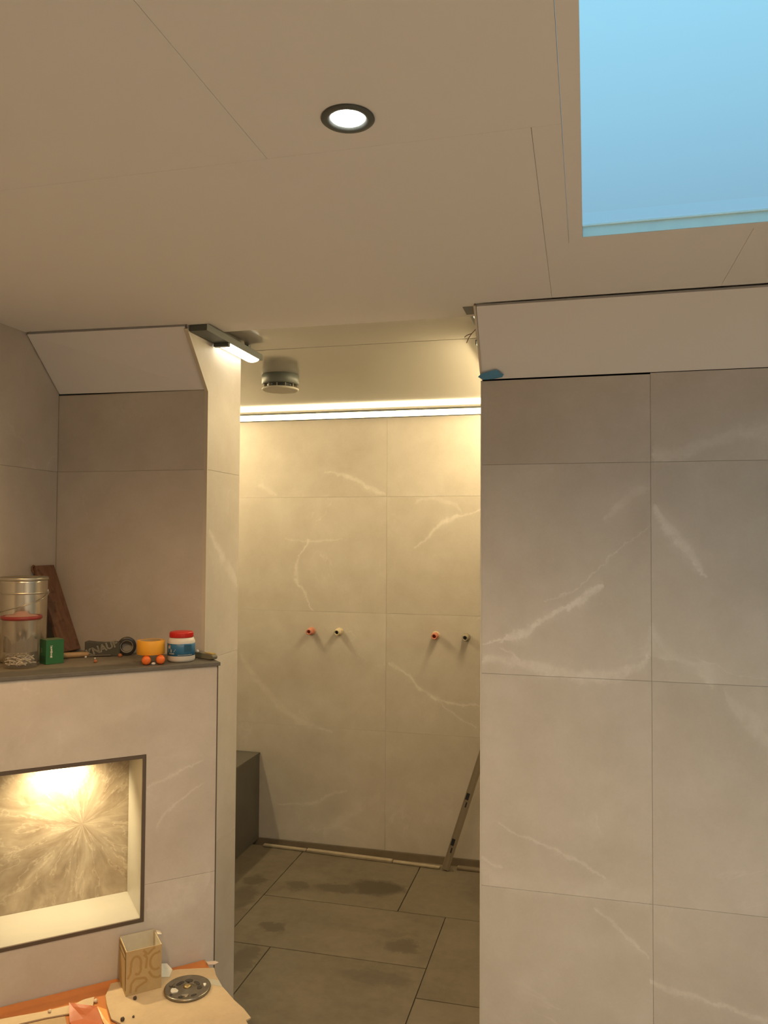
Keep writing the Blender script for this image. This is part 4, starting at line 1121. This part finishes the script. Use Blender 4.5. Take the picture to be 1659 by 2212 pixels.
bmesh.ops.remove_doubles(bm, verts=bm.verts[:], dist=0.0005)
bmesh.ops.subdivide_edges(bm, edges=bm.edges[:], cuts=3, use_grid_fill=True, fractal=0.12, seed=4)
for v in bm.verts: v.co.z = max(v.co.z, 0.0012)
bmesh.ops.solidify(bm, geom=bm.faces[:], thickness=0.0005)
link('flap', bm, M['foil_deep'], fo)
bm = bmesh.new()
tri(bm, [(-0.350, 0.139, ZK + 0.019), (-0.328, 0.145, ZK + 0.008), (-0.327, 0.225, ZK + 0.006)])
tri(bm, [(-0.350, 0.139, ZK + 0.019), (-0.327, 0.225, ZK + 0.006), (-0.343, 0.206, ZK + 0.007)])
bmesh.ops.remove_doubles(bm, verts=bm.verts[:], dist=0.0005)
bmesh.ops.subdivide_edges(bm, edges=bm.edges[:], cuts=2, use_grid_fill=True, fractal=0.1, seed=2)
bmesh.ops.solidify(bm, geom=bm.faces[:], thickness=0.0005)
link('fold', bm, M['foil'], fo)

# open printed carton
ZX = ZK + 0.0044
M['kraft'] = card_mat('printed_kraft', (0.50, 0.36, 0.18))
M['kraft_line'] = plain('ochre_print', (0.40, 0.255, 0.095), 0.8, bump=0)
M['kraft_dark'] = plain('dark_brown_print', (0.16, 0.105, 0.05), 0.8, bump=0)
oc = W(-0.224, 0.055, ZX); TO = Matrix.Translation(-oc)
co = empty('open_carton', oc); tag(co, 'open tan printed carton with a white inside standing by the half wall', 'carton')
s0, s1, d0, d1, hb = -0.272, -0.178, 0.006, 0.102, 0.117
def wallbox(name, a, b, mat):
    bm = bmesh.new()
    prism(bm, rect(a[0], a[1], b[0], b[1]), a[2], b[2], lambda u, v, h: TO @ W(u, v, h))
    return link(name, bm, mat, co)
t_ = 0.0012
def side(name, a, b, inner):
    """card wall: kraft outside, pale inside"""
    wallbox(name, (a[0], a[1], ZX), (b[0], b[1], ZX + hb), M['kraft'])
    wallbox('lining', (inner[0], inner[1], ZX + 0.002), (inner[2], inner[3], ZX + hb - 0.0002), M['card_in'])
side('front_side', (s0, d1 - t_), (s1, d1), (s0 + t_, d1 - t_ - 0.0006, s1 - t_, d1 - t_))
side('back_side', (s0, d0), (s1, d0 + t_), (s0 + t_, d0 + t_, s1 - t_, d0 + t_ + 0.0006))
side('left_side', (s0, d0 + t_), (s0 + t_, d1 - t_), (s0 + t_, d0 + t_ + 0.0007, s0 + t_ + 0.0006, d1 - t_ - 0.0007))
side('right_side', (s1 - t_, d0 + t_), (s1, d1 - t_), (s1 - t_ - 0.0006, d0 + t_ + 0.0007, s1 - t_, d1 - t_ - 0.0007))
wallbox('bottom', (s0 + t_, d0 + t_, ZX), (s1 - t_, d1 - t_, ZX + 0.0018), M['kraft'])
bm = bmesh.new()
prism(bm, [(0.035, 0.0), (0.062, -0.002), (0.060, 0.012), (0.040, 0.013)], 0, 0.0011, lambda u, v, h: TO @ W(s1 + 0.002 + v * 0.9, d0 + u - 0.022, ZX + hb + 0.001 + h - v * 0.25))
link('flap', bm, M['card_in'], co)
# ochre loops printed on the front face
def loop(pts, w=0.0062):
    bm = bmesh.new(); n = len(pts)
    for i in range(n - 1):
        a, b = Vector(pts[i]), Vector(pts[i + 1]); dd = (b - a).normalized(); q = Vector((-dd.y, dd.x)) * w / 2
        c = [a - q, b - q, b + q, a + q]
        f0 = [bm.verts.new(TO @ W(s0 + p.x, d1 + 0.0001 + i * 0.000004, ZX + p.y)) for p in c]
        bm.faces.new(f0)
    return bm
def arc(cx, cy, rx, ry, a0, a1, n=14):
    return [(cx + rx * math.cos(math.radians(a0 + (a1 - a0) * i / n)), cy + ry * math.sin(math.radians(a0 + (a1 - a0) * i / n))) for i in range(n + 1)]
loops = [arc(0.026, 0.080, 0.013, 0.020, 200, -20) + [(0.039, 0.060), (0.032, 0.050), (0.024, 0.055)],
         [(0.045, 0.112), (0.056, 0.098), (0.068, 0.108), (0.076, 0.113)], arc(0.080, 0.075, 0.017, 0.022, 300, 80) + [(0.090, 0.100)],
         [(0.012, 0.006), (0.014, 0.030), (0.024, 0.041), (0.050, 0.038), (0.056, 0.028), (0.040, 0.022), (0.028, 0.016), (0.026, 0.006)],
         [(0.060, 0.052), (0.070, 0.036), (0.084, 0.030), (0.092, 0.034)], [(0.052, 0.062), (0.055, 0.090), (0.046, 0.100)], [(0.004, 0.045), (0.012, 0.058), (0.012, 0.075)]]
for lp in loops: link('printed_loop', loop(lp), M['kraft_line'], co)
def left_face(name, rects, mat):
    bm = bmesh.new()
    for (a0, z0, a1, z1) in rects:
        bm.faces.new([bm.verts.new(TO @ W(s0 - 0.0002, a, ZX + z)) for a, z in ((a0, z0), (a1, z0), (a1, z1), (a0, z1))])
    return link(name, bm, mat, co)
left_face('dark_band', [(0.089, 0.012, 0.1005, 0.112), (0.010, 0.088, 0.089, 0.0925)], M['kraft_dark'])
left_face('small_lettering', [(0.014 + 0.0055 * i, 0.104 - 0.001 * (i % 2), 0.0175 + 0.0055 * i, 0.1125) for i in range(14)], M['kraft_dark'])

# perforated metal disc
M['zinc'] = plain('tarnished_zinc', (0.27, 0.245, 0.195), 0.28, 0.85, var=0.45, scale=45, bump=0.5)
M['zinc_dark'] = plain('dark_relief', (0.035, 0.03, 0.024), 0.6)
dc = W(-0.118, 0.146, ZX)
di = empty('metal_disc', dc); tag(di, 'round tarnished metal disc with dark holes lying on the cardboard', 'disc')
lathe_obj('plate', [(0.058, 0.0), (0.0615, 0.0015), (0.0625, 0.005), (0.0615, 0.0075), (0.058, 0.0085), (0.054, 0.0070), (0.020, 0.0066), (0.012, 0.0090), (0.004, 0.0095)], M['zinc'], di, 56)
lathe_obj('hub', [(0.011, 0.0089), (0.0085, 0.0125), (0.002, 0.013)], plain('brass_hub', (0.40, 0.30, 0.14), 0.4, 0.7), di, 24)
for i, (a, r_, w_, l_) in enumerate(((60, 0.030, 0.006, 0.012), (110, 0.034, 0.007, 0.011), (155, 0.031, 0.006, 0.013), (205, 0.036, 0.005, 0.010), (15, 0.033, 0.007, 0.009), (320, 0.044, 0.004, 0.008), (275, 0.047, 0.004, 0.006), (240, 0.050, 0.004, 0.004))):
    a = math.radians(a)
    hm = Matrix.Rotation(a, 4, 'Z') @ Matrix.Translation((r_, 0, 0))
    bm = bmesh.new()
    ring = [(w_ * math.cos(2 * math.pi * q / 14), l_ * math.sin(2 * math.pi * q / 14)) for q in range(14)]
    prism(bm, ring, 0.0066, 0.0076, lambda u, v, h: hm @ Vector((u, v, h)))
    link('hole', bm, M['zinc_dark'], di)
for i, (a, r_, w_, l_, mt) in enumerate(((225, 0.036, 0.010, 0.012, 'print_white'), (30, 0.046, 0.004, 0.007, 'print_white'), (290, 0.040, 0.005, 0.010, 'tin'), (85, 0.018, 0.003, 0.014, 'zinc'), (180, 0.046, 0.005, 0.012, 'zinc'), (130, 0.018, 0.003, 0.013, 'zinc'))):
    a = math.radians(a); hm = Matrix.Rotation(a, 4, 'Z') @ Matrix.Translation((r_, 0, 0))
    bm = bmesh.new()
    ring = [(w_ * math.cos(2 * math.pi * q / 9) * (1 + 0.25 * math.sin(q * 2.3)), l_ * math.sin(2 * math.pi * q / 9) * (1 + 0.2 * math.cos(q * 1.7))) for q in range(9)]
    prism(bm, ring, 0.0067, 0.0092, lambda u, v, h: hm @ Vector((u, v, h)))
    link('plaster_smear' if mt == 'print_white' else 'raised_lug', bm, M[mt], di)

# scraps and crumbs
sc = empty('paper_scrap', W(-0.150, 0.030, ZX)); tag(sc, 'crumpled white scrap between the open carton and the metal disc', 'scrap')
TS = Matrix.Translation(-W(-0.150, 0.030, ZX))
bm = bmesh.new()
for pts in ([(-0.166, 0.050, 0.001), (-0.150, 0.018, 0.004), (-0.158, 0.012, 0.018), (-0.169, 0.030, 0.014)], [(-0.150, 0.018, 0.004), (-0.130, 0.030, 0.003), (-0.142, 0.012, 0.015), (-0.158, 0.012, 0.018)], [(-0.166, 0.050, 0.001), (-0.146, 0.060, 0.001), (-0.130, 0.030, 0.003), (-0.150, 0.018, 0.004)]):
    bm.faces.new([bm.verts.new(TS @ W(p[0], p[1], ZX + p[2])) for p in pts])
bmesh.ops.remove_doubles(bm, verts=bm.verts[:], dist=0.0004)
bmesh.ops.solidify(bm, geom=bm.faces[:], thickness=0.0008)
link('scrap', bm, M['print_white'], sc)
M['grit'] = plain('dark_grit', (0.07, 0.05, 0.032), 0.8)
def crumbW(s, d, z, r, mat, label): p = W(s, d, z); return bead((p.x, p.y, z), r, mat, label)
crumbW(-0.252, 0.126, ZX, 0.0050, M['grit'], 'dark crumb just in front of the open carton')
crumbW(-0.299, 0.208, ZX, 0.0055, M['grit'], 'dark crumb at the bottom edge right of the torn orange plastic')
crumbW(-0.272, 0.206, ZX, 0.0030, M['grit'], 'tiny dark crumb near the bottom edge of the right cardboard sheet')
M['plaster'] = plain('plaster_crumb', (0.62, 0.50, 0.36), 0.8)
crumbW(-0.345, 0.082, ZK - 0.001, 0.0055, M['plaster'], 'pale plaster crumb on the orange plastic left of the carton')
crumbW(-0.458, 0.082, ZK + 0.004, 0.0045, M['plaster'], 'pale plaster crumb on the left strip of cardboard')
ws = chip('plastic_scrap', [tuple(W(s, d, 0).xy) for s, d in ((-0.032, 0.022), (-0.006, 0.030), (0.000, 0.042), (-0.014, 0.048), (-0.030, 0.040))], ZK + 0.0005, ZK + 0.0022, plain('pale_pink_scrap', (0.62, 0.50, 0.42), 0.6), 'pale plastic scrap at the right corner of the platform', 'scrap')

# ------------------------------------------------------------------ third level: pieces of a part hang under that part
def nest(root, part, names):
    p = [c for c in root.children if c.name.split('.')[0] == part][0]
    for c in list(root.children):
        if c.name.split('.')[0] in names and c != p: c.parent = p
nest(ja, 'lid', ('lid_ridges',)); nest(ja, 'label', ('label_picture', 'label_spot', 'label_panel', 'label_lettering'))
nest(co, 'front_side', ('printed_loop',)); nest(co, 'left_side', ('dark_band', 'small_lettering'))
nest(di, 'plate', ('hole', 'plaster_smear', 'raised_lug'))
nest(gc, 'carton', ('white_print', 'print_patch', 'print_band'))
nest(bu, 'body', ('bead',)); nest(bu, 'handle', ('handle_ear',))
nest(se, 'bar', ('slot', 'rib')); nest(kp, 'pack', ('lettering',))
nest(la, 'housing', ('end_cap',)); nest(lb, 'housing', ('end_cap',)); nest(ve, 'collar', ('spacer_fins',))
nest(wi, 'window_frame', ('sky_tint_strip', 'painted_gleam_line')); nest(ku, 'handle', ('insert', 'button'))
